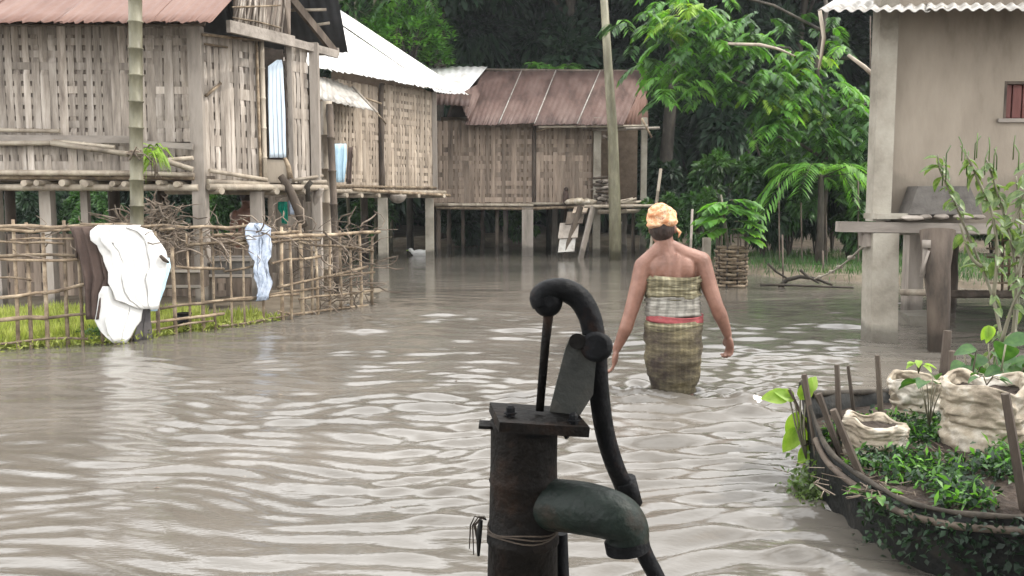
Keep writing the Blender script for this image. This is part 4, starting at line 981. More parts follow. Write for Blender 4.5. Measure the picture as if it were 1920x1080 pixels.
crate('brown crate lying low behind the fence near the white clothes', 350, 520, 9.1, .35, .2, 'darkwood')
# small dark tin among the grass
q = P(345, 590, 8.1); t = thing('tin_can', 'dark dented tin standing in the grass behind the fence', 'tin'); mb = MB(); q.z = 0; mb.tube([q + Vector((0, 0, -.02)), q + Vector((0, 0, .16))], [.06, .065], 10); mb.build('can', M['iron'], t); mb = MB(); mb.tube([q + Vector((0, 0, .155)), q + Vector((0, 0, .17))], .07, 10); mb.build('lid', M['iron_rust'], t)

# washing on the fence
Yc = lambda x: fpt(x).y - .05
cloth('brown_garment', 'brown garment hung over the left end of the fence', 'clothing', [(427, 133, 192), (440, 140, 196), (480, 152, 212), (520, 163, 222), (545, 168, 205), (597, 172, 196)], Yc, 'brown', 3, .035, over=60)
cloth('white_garment', 'large bright white garment spread over the fence', 'clothing', [(425, 182, 262), (432, 180, 285), (450, 182, 302), (470, 190, 314), (500, 200, 316), (530, 205, 312), (545, 215, 308), (560, 226, 304), (578, 262, 302)], lambda x: Yc(x) - .05, 'white', 2, .035, over=60, wob=.10, nc=40)
cloth('pale_blue_garment', 'strip of pale blue cloth hanging at the right edge of the white garment', 'clothing', [(483, 306, 320), (500, 302, 324), (540, 293, 314), (575, 288, 300), (582, 289, 297)], lambda x: Yc(x) - .02, 'paleblue', 1, .02)
cloth('white_garment', 'smaller white garment hanging lower, its hem at the water', 'clothing', [(536, 196, 232), (550, 190, 250), (575, 184, 272), (600, 178, 268), (620, 190, 256), (641, 214, 242)], lambda x: Yc(x) - .03, 'white', 2, .03, wob=.03)
cloth('dark_grey_garment', 'dark grey garment hanging to the water beside the lower white one', 'clothing', [(572, 268, 284), (600, 262, 284), (638, 250, 286)], lambda x: Yc(x) + .02, 'greycloth', 2, .03)
cloth('blue_grey_garment', 'blue grey crumpled garment hung over the middle of the fence', 'clothing', [(421, 468, 487), (428, 462, 500), (450, 468, 507), (480, 474, 510), (500, 480, 508), (530, 484, 507), (562, 487, 498)], Yc, 'bluegrey', 2, .028, over=50, wob=.14, nc=30)
t = thing('clothes_peg', 'dark clip pinching the right side of the large white garment', 'peg', P(304, 485, 7.6)); mb = MB(); mb.tube([P(301, 480, Yc(301) - .12), P(308, 487, Yc(308) - .12), P(316, 492, Yc(316) - .1)], [.014, .018, .01], 8); mb.build('clip', M['darkwood'], t)
# weeds at the foot of the washing
n_ = 500; c = W(200, 640); B = np.array(c) + nrg.normal(size=(n_, 3)) * np.array([.10, .06, .03]) + np.array([-.05, 0, .05])
V_, F_ = leaves(B, rdir(n_, .5), rdir(n_, 1), .035, .018); tag(link(bpy.data.objects.new('waterside_weed', npmesh('waterside_weed', V_, F_, M['leaf_mid']))), 'small dark weeds at the fence foot under the brown garment', 'weeds', kind='stuff')
n_ = 2200; B = np.array([fa(rnd.uniform(-40, 520), 0) for _ in range(n_)]) + nrg.normal(size=(n_, 3)) * np.array([.03, .10, .02]) + np.array([0, .12, .02])
V_, F_ = leaves(B, rdir(n_, .9), rdir(n_, 1), .05, .014, .1, 0); tag(link(bpy.data.objects.new('edge_grass', npmesh('edge_grass', V_, F_, M['grass']))), 'ragged grass along the foot of the cane fence', 'grass', kind='stuff')

# ================================================================== RIGHT HOUSE
hr = thing('stilt_house', 'plastered stilt house on concrete pillars at the right with grey corrugated eave', 'house', (3.8, 8, 0))
Yr = 7.45
def hp(px, py, o=0): return P(px, py, Yr - o)
zb = hp(1700, 425).z; zroof = hp(1700, -60).z
q0 = hp(1674, 400); xr = 6.6
mb = MB(); 
# wall with a window opening at 1880..1935 x 152..222
wx0 = P(1882, 190, Yr + .12).x; wx1 = wx0 + .55; wz0, wz1 = P(1882, 222, Yr + .12).z, P(1882, 152, Yr + .12).z
yw = Yr + .12; zt_ = 3.2
for (a_, b_, c_, d_) in ((q0.x, wx0, zb, zt_), (wx0, wx1, zb, wz0), (wx0, wx1, wz1, zt_), (wx1, xr, zb, zt_)):
    mb.box(((a_ + b_) / 2, yw + .06, (c_ + d_) / 2), (b_ - a_, .12, d_ - c_))
wl = mb.build('wall', M['plaster'], hr)
mb = MB(); mb.beam((q0.x + .03, yw + .16, (zb + zt_) / 2), (q0.x + 1.62, yw + 3.3, (zb + zt_) / 2), .1, zt_ - zb); mb.build('side_wall', M['plaster'], hr)
mb = MB(); mb.box(((wx0 + wx1) / 2, yw + .085, (wz0 + wz1) / 2), (wx1 - wx0, .02, wz1 - wz0)); wn = mb.build('window', M['redwood'], hr)
for i in range(6): mb = MB(); mb.box((wx0 + .05 + i * .085, yw + .06, (wz0 + wz1) / 2), (.07, .02, wz1 - wz0 - .02)); mb.build('shutter_slat', M['redwood'], wn)
for (c, s_) in ((((wx0 + wx1) / 2, yw + .02, wz0 - .018), (wx1 - wx0 + .1, .1, .03)), ((wx0 + .012, yw + .03, (wz0 + wz1) / 2), (.022, .06, wz1 - wz0)), (((wx0 + wx1) / 2, yw + .03, wz1 - .012), (wx1 - wx0 - .05, .06, .022))):
    mb = MB(); mb.box(c, s_); mb.build('window_frame', M['timber_h' if s_[0] > .3 and s_[2] > .025 else 'darkwood'], wn)
# upper post, beam, pillars
pc = hp(1660, 200); mb = MB(); mb.box((pc.x, Yr + .06, (zb + zt_) / 2 + .03), (.150, .15, zt_ - zb - .03)); mb.build('post', M['concrete'], hr)
mb = MB(); mb.box((pc.x + .1, Yr + .11, (zb + zt_) / 2), (.03, .06, zt_ - zb - .05)); mb.build('corner_bead', M['darkwood'], hr)
bx0 = hp(1580, 0).x; zbt, zbb = hp(1700, 415).z, hp(1700, 434).z
mb = MB(); mb.beam((bx0, Yr - .06, (zbt + zbb) / 2), (xr, Yr - .06, (zbt + zbb) / 2 - .05), .1, zbt - zbb); mb.build('beam', M['timber_h'], hr)
mb = MB(); fl = [Vector((q0.x - .1, Yr + .02, zbb - .03)), Vector((xr, Yr + .02, zbb - .03)), Vector((xr, Yr + 3.4, zbb - .03)), Vector((q0.x + 1.6, Yr + 3.4, zbb - .03))]; mb.add(fl + [p + Vector((0, 0, .07)) for p in fl], [(3, 2, 1, 0), (4, 5, 6, 7), (0, 1, 5, 4), (1, 2, 6, 5), (2, 3, 7, 6), (3, 0, 4, 7)]); mb.build('floor', M['concrete'], hr)
mb = MB(); c_ = hp(1664, 405); mb.box((c_.x, Yr + .03, c_.z), (.26, .28, .045)); mb.build('capping', M['concrete'], hr)
mb = MB(); c_ = hp(1625, 447, .02); mb.box((c_.x, c_.y, c_.z), (.095, .1, .13), jit=.006); mb.build('beam_block', M['wood'], hr)
pl = hp(1650, 540); mb = MB(); mb.add([Vector((pl.x + sx_ * w_ + dx_, Yr + sy_ * .11, z_)) for z_, w_, dx_ in ((-.45, .112, .02), (zbb - .01, .105, -.012)) for sx_, sy_ in ((-1, -1), (1, -1), (1, 1), (-1, 1))], [(0, 1, 5, 4), (1, 2, 6, 5), (2, 3, 7, 6), (3, 0, 4, 7), (4, 5, 6, 7), (3, 2, 1, 0)]); mb.build('pillar', M['concrete'], hr)
p = P(1711, 520, 8.9); squarepost(hr, (p.x, p.y, -.4), (p.x, p.y, zbb), .15, 'pillar', 'wood')
mb = MB(); mb.tube([(P(1762, 660, 7.0).x, 7.0, -.4), P(1760, 560, 7.0), P(1756, 500, 7.0), P(1758, 432, 7.05)], [.07, .085, .10, .13], 10); mb.build('trunk_post', M['darkwood'], hr)
p = P(1782, 520, 9.5); roundpost(hr, (p.x, p.y, -.4), (p.x, p.y, zbb), .07)
mb = MB(); mb.tube([P(1690, 548, 7.9), P(1760, 549, 7.6)], .03, 9); mb.build('cross_pipe', M['pole'], hr)
mb = MB(); mb.tube([P(1728, 520, 7.0), P(1735, 490, 7.0), P(1738, 455, 7.0)], [.02, .025, .03], 8); mb.tube([P(1738, 465, 6.98), P(1738, 450, 6.98)], .035, 10); mb.tube([P(1742, 470, 6.95), P(1727, 515, 6.95)], .01, 6); mb.build('bracket', M['wood'], hr)
mb = MB(); c_ = W(1735, 612); mb.box((c_.x, c_.y + .1, .03), (.34, .3, .16), jit=.02); mb.build('footing', M['concrete'], hr)
bambu(hr, P(1750, 551, 8.9), P(2050, 553, 8.9), .04, 'low_rail', 'darkwood')
squarepost(hr, (P(1600, 0, 10).x * 0 + 6.0, 7.5, -.4), (6.0, 7.5, zbb), .2, 'pillar', 'concrete')
for i in range(5):
    a_ = P(1868 + i * 12, 432 + i, 9.2); b_ = P(1866 + i * 13, 560, 9.2); bambu(hr, a_, b_, .013, 'grille_cane', 'stick')
for i in range(6): bambu(hr, P(1850, 450 + i * 16, 9.15), P(1960, 452 + i * 16, 9.15), .010, 'grille_cane', 'stick')
# corrugated eave
rfm = MB(); rfm.beam((2.45, 7.25, 2.86), (7.0, 7.25, 2.86), .05, .07); rf = rfm.build('roof', M['darkwood'], hr)
xe = [2.30, 3.12, 3.94, 4.76, 5.58, 6.4, 7.2]
ze = P(1700, 20, 7.0).z
for i in range(6):
    o_ = .008 * (i % 2)
    corr((xe[i], 7.0, ze + o_), (xe[i + 1] + .03, 7.0, ze + o_ + .0), (xe[i] + 1.0, 9.2, ze + .62 + o_), (xe[i + 1] + 1.03, 9.2, ze + .62 + o_), 9, .012, 2, .002, 0, 6).build('roof_sheet', M['tin_grey'], rf)
# things lying on the ledge
t = thing('tarpaulin_box', 'dark grey cloth covered box on the ledge of the plastered house', 'box', hp(1765, 400, .1))
mb = MB(); c0 = [hp(1703, 402, .12), hp(1842, 402, .12), hp(1818, 349, .1), hp(1722, 349, .1)]; vs = c0 + [p + Vector((0, .2, 0)) for p in c0]
mb.add(vs, [(0, 1, 2, 3), (5, 4, 7, 6), (1, 0, 4, 5), (2, 1, 5, 6), (3, 2, 6, 7), (0, 3, 7, 4)]); M['tarp'] = mat('dark grey tarpaulin', [(.07, .062, .055), (.11, .10, .09), (.13, .12, .105)], 6, .8, .5, 25); mb.build('cover', M['tarp'], t)
for x, w_ in ((1712, .20), (1735, .1), (1765, .12), (1805, .16), (1832, .13)):
    c_ = hp(x, 406 + rnd.uniform(0, 3), .14); mb = MB(); mb.ell(c_, (w_ / 2, .06, .022), 12, 8)
    mb.v = [tuple(Vector(v) + Vector((.3, .3, .5)) * .02 * mnoise.noise(Vector(v) * 20)) for v in mb.v]; tag(mb.build('flat_stone', M['wood'], None), 'flat grey stone on the ledge, ' + {1712: 'the longest, at the left corner of the covered box', 1735: 'the small second one from the left', 1765: 'the one under the middle of the box', 1805: 'the fourth, under the box right side', 1832: 'the last one, right of the box'}[x], 'stone', 'flat stones along the ledge')
# rope with rags from the beam into the water, driftwood branches
t = thing('rope', 'knotted rope slanting from the beam block down to the water', 'rope', hp(1615, 465)); pts = [P(1618 - 95 * u, 462 + 62 * u + 10 * math.sin(u * 3.1), 7.4 + 5 * u) for u in np.linspace(0, 1, 14)]
mb = MB(); mb.tube(pts, .010, 6)
for k in (3, 6, 8, 11): mb.ell(pts[k], (.04, .02, .022), 8, 6)
mb.build('strand', M['rope'], t)
for k, (pp, r_) in enumerate(((((1462, 545), (1475, 530), (1500, 524), (1530, 528), (1560, 540)), .04), (((1500, 512), (1515, 525), (1535, 536)), .02), (((1440, 500), (1455, 515), (1475, 527)), .018), (((1425, 540), (1470, 540), (1600, 545)), .02))):
    mb = MB(); mb.tube([P(x, y, 12.3 - .1 * k) + Vector((0, 0, .04)) for x, y in pp], [r_ * (1 - .15 * i) for i in range(len(pp))], 7)
    tag(mb.build('driftwood', M['bark'], None), ['thick arched driftwood branch lying in the shallows at the bank', 'short leaning driftwood twig on top of the arched branch', 'driftwood twig slanting left of the arched branch', 'long straight driftwood stick lying flat along the bank edge'][k], 'branch')

# bare branches hanging at the top in front of the right tree
mb = MB(); mb.tube([P(1537, 20, 9), P(1545, 70, 9), P(1540, 105, 9), P(1535, 130, 9)], [.018, .02, .016, .01], 6); tag(mb.build('hanging_branch', M['pole'], None), 'bare vertical branch hanging below the corrugated eave corner', 'branch')
mb = MB(); mb.tube([P(1590, 103, 12), P(1620, 125, 12), P(1645, 148, 12)], [.02, .028, .03], 6); tag(mb.build('hanging_branch', M['pole'], None), 'pale bare branch slanting towards the plastered post', 'branch')
mb = MB(); mb.tube([P(1365, 82, 14), P(1425, 84, 14), P(1460, 92, 14), P(1490, 105, 14)], [.02, .026, .02, .012], 6); tag(mb.build('hanging_branch', M['pole'], None), 'pale nearly level bare branch in the leafy tree', 'branch')
# damp tide marks creep up the concrete and plaster above the flood
def tide(m, z1, k, nscale=3):
    n = m.node_tree; b = n.nodes['Principled BSDF']; src = b.inputs['Base Color'].links[0].from_socket
    g_ = n.nodes.new('ShaderNodeNewGeometry'); sx = n.nodes.new('ShaderNodeSeparateXYZ'); n.links.new(g_.outputs['Position'], sx.inputs[0])
    nz = n.nodes.new('ShaderNodeTexNoise'); nz.inputs['Scale'].default_value = nscale; nz.inputs['Detail'].default_value = 5; n.links.new(g_.outputs['Position'], nz.inputs['Vector'])
    ad = n.nodes.new('ShaderNodeMath'); ad.operation = 'MULTIPLY_ADD'; ad.inputs[1].default_value = -.35; n.links.new(nz.outputs['Fac'], ad.inputs[0]); n.links.new(sx.outputs['Z'], ad.inputs[2])
    mr = n.nodes.new('ShaderNodeMapRange'); mr.inputs['From Min'].default_value = z1 - .2; mr.inputs['From Max'].default_value = z1 - .12; mr.inputs['To Min'].default_value = k; mr.inputs['To Max'].default_value = 1
    n.links.new(ad.outputs[0], mr.inputs['Value']); v = n.nodes.new('ShaderNodeVectorMath'); v.operation = 'SCALE'; n.links.new(src, v.inputs[0]); n.links.new(mr.outputs[0], v.inputs['Scale']); n.links.new(v.outputs[0], b.inputs['Base Color'])
for k_ in ('concrete', 'wood', 'darkwood', 'pole_green'): tide(M[k_], .16, .5)
tide(M['plaster'], 1.35, .78, 5)
# scraps of leaf and straw drifting on the water
mb = MB()
for _ in range(150):
    y = rnd.uniform(3.2, 13); x = rnd.gauss(0, .28) * y; a = rnd.uniform(0, 3.14); L_ = rnd.uniform(.008, .03); c = Vector((x, y, .006)); d_ = Vector((math.cos(a), math.sin(a), 0)) * L_; s_ = Vector((-d_.y, d_.x, 0)) * rnd.uniform(.12, .5)
    mb.add([c - d_, c + s_, c + d_, c - s_, c + Vector((0, 0, .004))], [(0, 3, 4), (3, 2, 4), (2, 1, 4), (1, 0, 4)])
tag(mb.build('drifting_scraps', M['twig'], None), 'small scraps of leaf and straw drifting on the brown water', 'debris', kind='stuff')
# ================================================================== HAND PUMP
Yp = 1.8
hpmp = thing('hand_pump', 'dark cast iron hand pump with goose neck handle standing in the foreground water', 'hand pump', (P(980, 900, Yp).x, Yp, 0))
def pp(x, y, o=0): return P(x, y, Yp - o)
body = MB(); c0 = pp(981, 790); c1 = pp(981, 1200)
prof = [(790, 66), (800, 64), (870, 64), (895, 65), (900, 67), (905, 64.5), (1000, 66), (1004, 70), (1014, 70), (1018, 67), (1200, 70)]
body.tube([Vector((pp(983 + (y - 790) * -.012, y).x, Yp, pp(980, y).z)) for y, r_ in prof], [r_ * Yp / F for y, r_ in prof], 32); body.build('barrel', M['iron_rust'], hpmp)
lg = MB(); lg.tube([(c0.x, Yp, -.42), (c0.x, Yp, pp(980, 1190).z)], .075, 24); lg.build('stand_pipe', M['iron'], hpmp)
# cap plate: thick square flange, slightly tilted, with bolts
pl_ = MB(); a = pp(1008, 786); rotp = Matrix.Rotation(R(5.5), 3, 'Y') @ Matrix.Rotation(R(8), 3, 'Z')
pl_.box(a, (.178, .165, .020), rotp); cap = pl_.build('cap_plate', M['iron_rust'], hpmp)
pl_ = MB(); pl_.box(pp(925, 797), (.058, .05, .006), Matrix.Rotation(R(3), 3, 'Y')); pl_.build('flange_ear', M['iron_rust'], hpmp)
pl_ = MB(); pl_.tube([pp(990, 795), pp(990, 806)], .068, 28); pl_.build('collar', M['iron'], hpmp)
for (x, y, o) in ((957, 764, .04), (957, 768, -.04), (1076, 778, .05), (1066, 774, -.05)):
    mb = MB(); q = pp(x, y, o); mb.tube([q + Vector((0, 0, -.018)), q + Vector((0, 0, .0)), q + Vector((0, 0, .004))], [.009, .009, .005], 6, smooth=False); mb.tube([q + Vector((0, 0, -.012)), q + Vector((0, 0, -.009))], .013, 12); mb.build('bolt', M['iron'], hpmp)
mb = MB(); q = pp(1062, 812, -.01); mb.tube([q + Vector((0, 0, .03)), q + Vector((0, 0, .0)), q + Vector((0, 0, -.012))], [.012, .011, .003], 6, smooth=False); mb.build('bolt', M['iron'], hpmp)
# fulcrum bracket: two tapered cheeks
for o in (.034, -.034):
    mb = MB(); cs = [pp(1030, 772, o), pp(1088, 778, o), pp(1112, 740, o), pp(1120, 650, o), pp(1114, 634, o), pp(1088, 628, o), pp(1068, 636, o), pp(1060, 655, o)]
    k = len(cs); vs = cs + [c + Vector((0, .010, 0)) for c in cs]; mb.add(vs, [tuple(range(k)), tuple(k + i for i in reversed(range(k)))] + [((i + 1) % k, i, k + i, k + (i + 1) % k) for i in range(k)]); mb.build('fulcrum_cheek', M['iron'] if o < 0 else mat('paler iron plate', [(.018, .021, .02), (.038, .041, .038), (.07, .065, .056)], 10, .4, .2, 60, spec=.6), hpmp)  # nearer cheek gets a paler, glossier iron
# gooseneck handle: hook, pivot boss, lever
def bz(pts, n=6):
    out = []
    P_ = [pts[0]] + pts + [pts[-1]]
    for i in range(1, len(P_) - 2):
        for k in range(n):
            t = k / n; p0, p1, p2, p3 = P_[i - 1], P_[i], P_[i + 1], P_[i + 2]
            out.append(.5 * ((2 * p1) + (-p0 + p2) * t + (2 * p0 - 5 * p1 + 4 * p2 - p3) * t * t + (-p0 + 3 * p1 - 3 * p2 + p3) * t ** 3))
    out.append(pts[-1]); return out
mb = MB(); hk = [pp(x, y) for x, y in ((1018, 572), (1014, 556), (1030, 545), (1058, 544), (1086, 560), (1104, 590), (1112, 620), (1115, 650))]
hb = bz(hk, 5); n_ = len(hb); mb.tube(hb, [(.024 - .004 * abs(i / n_ - .5)) for i in range(n_)], 16); mb.ell(pp(1027, 566), (.030, .024, .031), 18, 12); mb.build('gooseneck', M['iron'], hpmp)
mb = MB(); mb.tube([pp(1117, 650, .048), pp(1117, 650, .044), pp(1117, 650, -.044), pp(1117, 650, -.048)], [.022, .030, .030, .022], 18); mb.ell(pp(1125, 650), (.026, .034, .028), 18, 12); mb.build('pivot_boss', M['iron'], hpmp)
mb = MB(); mb.tube([pp(1082, 640, .045), pp(1082, 640, -.045)], .016, 14); mb.build('pivot_pin', M['iron_rust'], hpmp)
lv = [pp(x, y, o) for x, y, o in ((1118, 640, 0), (1122, 720, -.01), (1132, 800, -.03), (1148, 860, -.05), (1166, 905, -.075), (1182, 950, -.09), (1205, 1030, -.10), (1230, 1080, -.10), (1260, 1150, -.1))]
mb = MB(); hb = bz(lv, 4); mb.tube(hb, [.021 - .003 * i / len(hb) for i in range(len(hb))], 14); mb.build('lever', M['iron'], hpmp)
mb = MB(); mb.tube([pp(1172, 900, -.07), pp(1186, 945, -.085)], [.024, .022], 12); mb.build('lever_joint', M['iron'], hpmp)
mb = MB(); mb.tube([pp(1030, 575), pp(1022, 650), pp(1012, 770)], [.0105, .009, .0085], 10); mb.build('plunger_rod', M['iron_rust'], hpmp)
mb = MB(); mb.tube([pp(1030, 566, .026), pp(1030, 566, -.026)], .010, 10); mb.build('rod_pin', M['iron'], hpmp)
# spout
mb = MB(); sp2 = [pp(x, y, o) for x, y, o in ((985, 944, .0), (1045, 947, .035), (1105, 955, .075), (1155, 970, .10), (1174, 993, .10), (1177, 1022, .10))]
hb = bz(sp2, 5); nn = len(hb); mb.tube(hb, [.0515 - .012 * max(0, i / nn - .35) ** 1.0 / .65 for i in range(nn)], 28, cap=True)
mb.build('spout', M['iron_green'], hpmp); mb = MB(); mb.tube([pp(1174, 1010, .1), pp(1174.3, 1012, .1), pp(1178, 1031, .1), pp(1178.3, 1033, .1)], [.0385, .0435, .0435, .040], 28, smooth=False); mb.build('spout_lip', M['iron'], hpmp)
mb = MB(); mb.tube([pp(1052, 1000, -.06), pp(1060, 1200, -.06)], .014, 10); mb.build('rear_pipe', M['iron'], hpmp)
# wire tied round the barrel
mb = MB()
for k in range(3): mb.tube([Vector((c0.x, Yp, pp(0, 985 + k * 5).z)) + Vector((math.cos(a) * .0725, math.sin(a) * .0725, .004 * math.sin(3 * a + k))) for a in np.linspace(0, 6.28, 25)], .0018, 5)
for dx_, L_ in ((0, 1), (6, .5), (-8, .8), (10, .7)):
    mb.tube([pp(912, 975), pp(898 + dx_, 968), pp(886 + dx_ * .5, 985), pp(888 + dx_, 985 + 55 * L_)], [.0012, .0016, .0018, .0012], 5)
mb.build('wire', M['darkwood'], hpmp)
mb = MB(); mb.tube([pp(902, 975, .0), pp(898, 1000, .01), pp(897, 1042, .01)], [.004, .0065, .003], 6); mb.build('rag_strip', M['hull'], hpmp)

# ================================================================== PEOPLE
def blobs_to_mesh(mb, name, m, voxel=.008, smooth=6):
    me = mb.mesh(name + '_raw', m); o = bpy.data.objects.new('tmp', me); COL.objects.link(o)
    md = o.modifiers.new('r', 'REMESH'); md.mode = 'VOXEL'; md.voxel_size = voxel; md.use_smooth_shade = True
    sm = o.modifiers.new('s', 'SMOOTH'); sm.factor = .5; sm.iterations = smooth
    dg = bpy.context.evaluated_depsgraph_get(); me2 = bpy.data.meshes.new_from_object(o.evaluated_get(dg)); me2.name = name
    bpy.data.objects.remove(o)
    me2.materials.clear(); me2.materials.append(m)
    me2.polygons.foreach_set('use_smooth', np.ones(len(me2.polygons), dtype=bool)); return me2
def limb(mb, pts, rad, seg=14):
    mb.tube(pts, rad, seg)
    mb.ell(pts[0], (rad[0],) * 3, seg, 8); mb.ell(pts[-1], (rad[-1],) * 3, seg, 8)
    for p, r_ in zip(pts[1:-1], rad[1:-1]): mb.ell(p, (r_,) * 3, seg, 8)
def hand(mb, wrist, d, side, curl=.6, s=1.12):
    """palm + 4 bent fingers + thumb. d: pointing direction, side: direction of the thumb"""
    d = Vector(d).normalized(); side = Vector(side); side = (side - d * side.dot(d)).normalized(); nrm = d.cross(side).normalized()
    c = Vector(wrist) + d * .05 * s
    rot = Matrix((side, nrm, d)).transposed()
    mb.ell(c, (.040 * s, .018 * s, .052 * s), 14, 10, rot)
    for k, (o, L_) in enumerate(((.028, .068), (.010, .078), (-.009, .072), (-.027, .056))):
        b0 = c + d * .030 * s + side * o * s; p = [b0]; a = 0; dd = d.copy()
        for j, f in enumerate((.45, .32, .23)):
            a = curl * (.5 + .5 * j); dd = (Matrix.Rotation(a, 3, side) @ dd).normalized(); p.append(p[-1] + dd * L_ * f * s)
        limb(mb, p, [.0095 * s, .009 * s, .0082 * s, .0072 * s], 8)
    b0 = c + side * .030 * s - d * .015 * s
    p = [b0, b0 + (side * .6 + d * .7).normalized() * .032 * s, b0 + (side * .55 + d * .8).normalized() * .055 * s + nrm * .01 * curl * s]
    limb(mb, p, [.012 * s, .010 * s, .008 * s], 8)
YW = 5.43
wo = thing('person', 'woman wading away through the water, orange patterned headscarf and olive wraps, seen from behind', 'person', W(1262, 745))
q_ = lambda x, y, o=0: P(x, y, YW + o)
mb = MB()
mb.ell(q_(1242, 420, 0), (.072, .092, .108), 20, 14)                         # skull
mb.ell(q_(1240, 440, .03), (.058, .065, .062), 16, 10)                       # jaw
mb.ell(q_(1237, 432, .095), (.012, .02, .02), 10, 8)                         # nose, away from the camera
mb.ell(q_(1238, 443, .088), (.022, .012, .008), 10, 6)                       # lips
for x in (1219, 1266): mb.ell(q_(x, 430, .01), (.010, .018, .028), 10, 8)    # ears
limb(mb, [q_(1243, 440, .0), q_(1247, 462, -.005), q_(1253, 482, -.005)], [.056, .054, .064])
for sx_ in (-1, 1):
    sh = q_(1206, 499, 0) if sx_ < 0 else q_(1315, 489, 0)
    limb(mb, [q_(1248 + sx_ * 8, 462, 0), q_(1256 + sx_ * 28, 476, -.01), sh], [.045, .048, .056])
    mb.ell(q_(1260 + sx_ * 24, 505, -.045), (.060, .040, .075), 16, 10)      # shoulder blades
for sx_ in (-1, 1): mb.ell(q_(1260 + sx_ * 9, 512, -.062), (.026, .028, .12), 14, 10)
mb.ell(q_(1260, 505, .0), (.155, .084, .13), 22, 14); mb.ell(q_(1261, 540, .01), (.145, .092, .17), 22, 14)
mb.ell(q_(1262, 590, .01), (.140, .098, .13), 22, 14); mb.ell(q_(1263, 655, .0), (.145, .108, .15), 22, 14)
for sx_ in (-1, 1): mb.ell(q_(1263 + sx_ * 22, 662, -.03), (.075, .075, .09), 16, 10)
for (hx, kx, fx, oy) in ((1241, 1243, 1240, .03), (1285, 1283, 1288, -.04)):
    kn = q_(kx, 728, oy); an = Vector((q_(fx, 745).x, YW + oy * 1.6, -.36))
    limb(mb, [q_(hx, 665, 0), q_(hx, 700, oy * .5), kn, kn.lerp(an, .35) + Vector((0, -.012, 0)), an], [.078, .068, .055, .054, .036])
    limb(mb, [an + Vector((0, -.03, -.03)), an + Vector((0, .05, -.03)), an + Vector((0, .15, -.045))], [.034, .036, .026])
limb(mb, [q_(1206, 500, 0), q_(1199, 530, -.005), q_(1188, 568, -.01), q_(1180, 594, -.015)], [.057, .053, .046, .041])
limb(mb, [q_(1180, 594, -.015), q_(1174, 614, -.01), q_(1163, 640, .02), q_(1156, 654, .03)], [.041, .042, .032, .026])
hand(mb, q_(1156, 654, .03), (-.12, .1, -1), (.2, .9, 0), .35)
limb(mb, [q_(1315, 490, 0), q_(1324, 520, -.01), q_(1335, 552, -.02), q_(1343, 573, -.03)], [.058, .054, .047, .042])
limb(mb, [q_(1343, 573, -.03), q_(1350, 590, -.02), q_(1360, 615, .02), q_(1364, 627, .035)], [.042, .044, .033, .027])
hand(mb, q_(1364, 627, .035), (.22, .15, -1), (-.3, .9, 0), .75)
bdy = link(bpy.data.objects.new('body', blobs_to_mesh(mb, 'body', M['skin'], .0055, 5)), wo)
for x in (1230, 1246):
    mb = MB(); mb.ell(q_(x, 422, .083), (.012, .008, .009), 10, 8); mb.build('eye', M['white'], wo)
# hair showing below the scarf
mb = MB(); mb.ell(q_(1241, 428, -.012), (.076, .088, .082), 22, 14); mb.ell(q_(1243, 440, -.045), (.05, .035, .035), 16, 10); mb.ell(q_(1240, 418, -.03), (.077, .07, .06), 16, 10)
me_ = blobs_to_mesh(mb, 'hair', M['hair'], .008, 3); link(bpy.data.objects.new('hair', me_), wo)
# scarf
M['scarf'] = mat('orange print scarf', [(.50, .20, .09), (.60, .32, .17), (.72, .52, .34), (.30, .09, .05)], 38, .85, .4, 30, pos=[.36, .5, .58, .68])
mb = MB(); mb.ell(q_(1241, 409, -.004), (.091, .106, .080), 28, 18); mb.ell(q_(1238, 400, -.05), (.075, .06, .062), 20, 12); mb.ell(q_(1255, 415, -.07), (.05, .045, .038), 16, 10)
mb.ell(q_(1230, 421, -.05), (.055, .06, .026), 16, 10)
me_ = blobs_to_mesh(mb, 'headscarf', M['scarf'], .007, 4)
for v in me_.vertices: v.co += v.normal * .007 * mnoise.noise(Vector((v.co.x * 22, v.co.y * 22, v.co.z * 60)))
link(bpy.data.objects.new('headscarf', me_), wo)
mb = MB(); mb.tube([q_(1268, 428, -.05), q_(1275, 436, -.05), q_(1272, 446, -.04)], [.008, .014, .004], 8, squash=.5); mb.build('scarf_end', M['scarf'], wo)
# wraps
def wrap(name, rows, m, folds, famp, ring=72, th=.005, diag=0, seed=0):
    """rows: (py, xl, xr, depth radius, centre y offset)"""
    full = []
    for a, b in zip(rows, rows[1:]):
        k = max(2, int((b[0] - a[0]) / 3))
        full += [tuple(a[j] + (b[j] - a[j]) * i / k for j in range(5)) for i in range(k)]
    full.append(rows[-1]); G = []
    for (py, xl, xr, dr, cy) in full:
        c = q_((xl + xr) / 2, py, cy); rx = (xr - xl) / 2 * YW / F; row = []
        for k in range(ring + 1):
            a = 2 * math.pi * k / ring
            f = famp * (mnoise.noise(Vector((math.cos(a) * 1.2 + seed, math.sin(a) * 1.2 + diag * py * .02, py * folds))) + .4 * mnoise.noise(Vector((math.cos(a) * 3, math.sin(a) * 3, py * folds * 2.3 + seed))) + .15)
            row.append(Vector((c.x + math.cos(a) * (rx + f), c.y + math.sin(a) * (dr + f), c.z + .006 * math.sin(a * 2 + seed))))
        G.append(row)
    mb = MB(); mb.sheet(G, th); mb.build(name, m, wo)
M['olive'] = mat('olive checked cotton', [(.06, .052, .032), (.115, .10, .06), (.24, .22, .15)], 13, .9, .35, 45, pos=[.35, .5, .66], stretch=(.6, .6, 3.2))
M['olive_skirt'] = mat('olive brown skirt cloth', [(.04, .03, .024), (.075, .062, .040), (.12, .10, .058)], 5, .9, .35, 60, pos=[.38, .5, .62], stretch=(1, 1, 1.4))
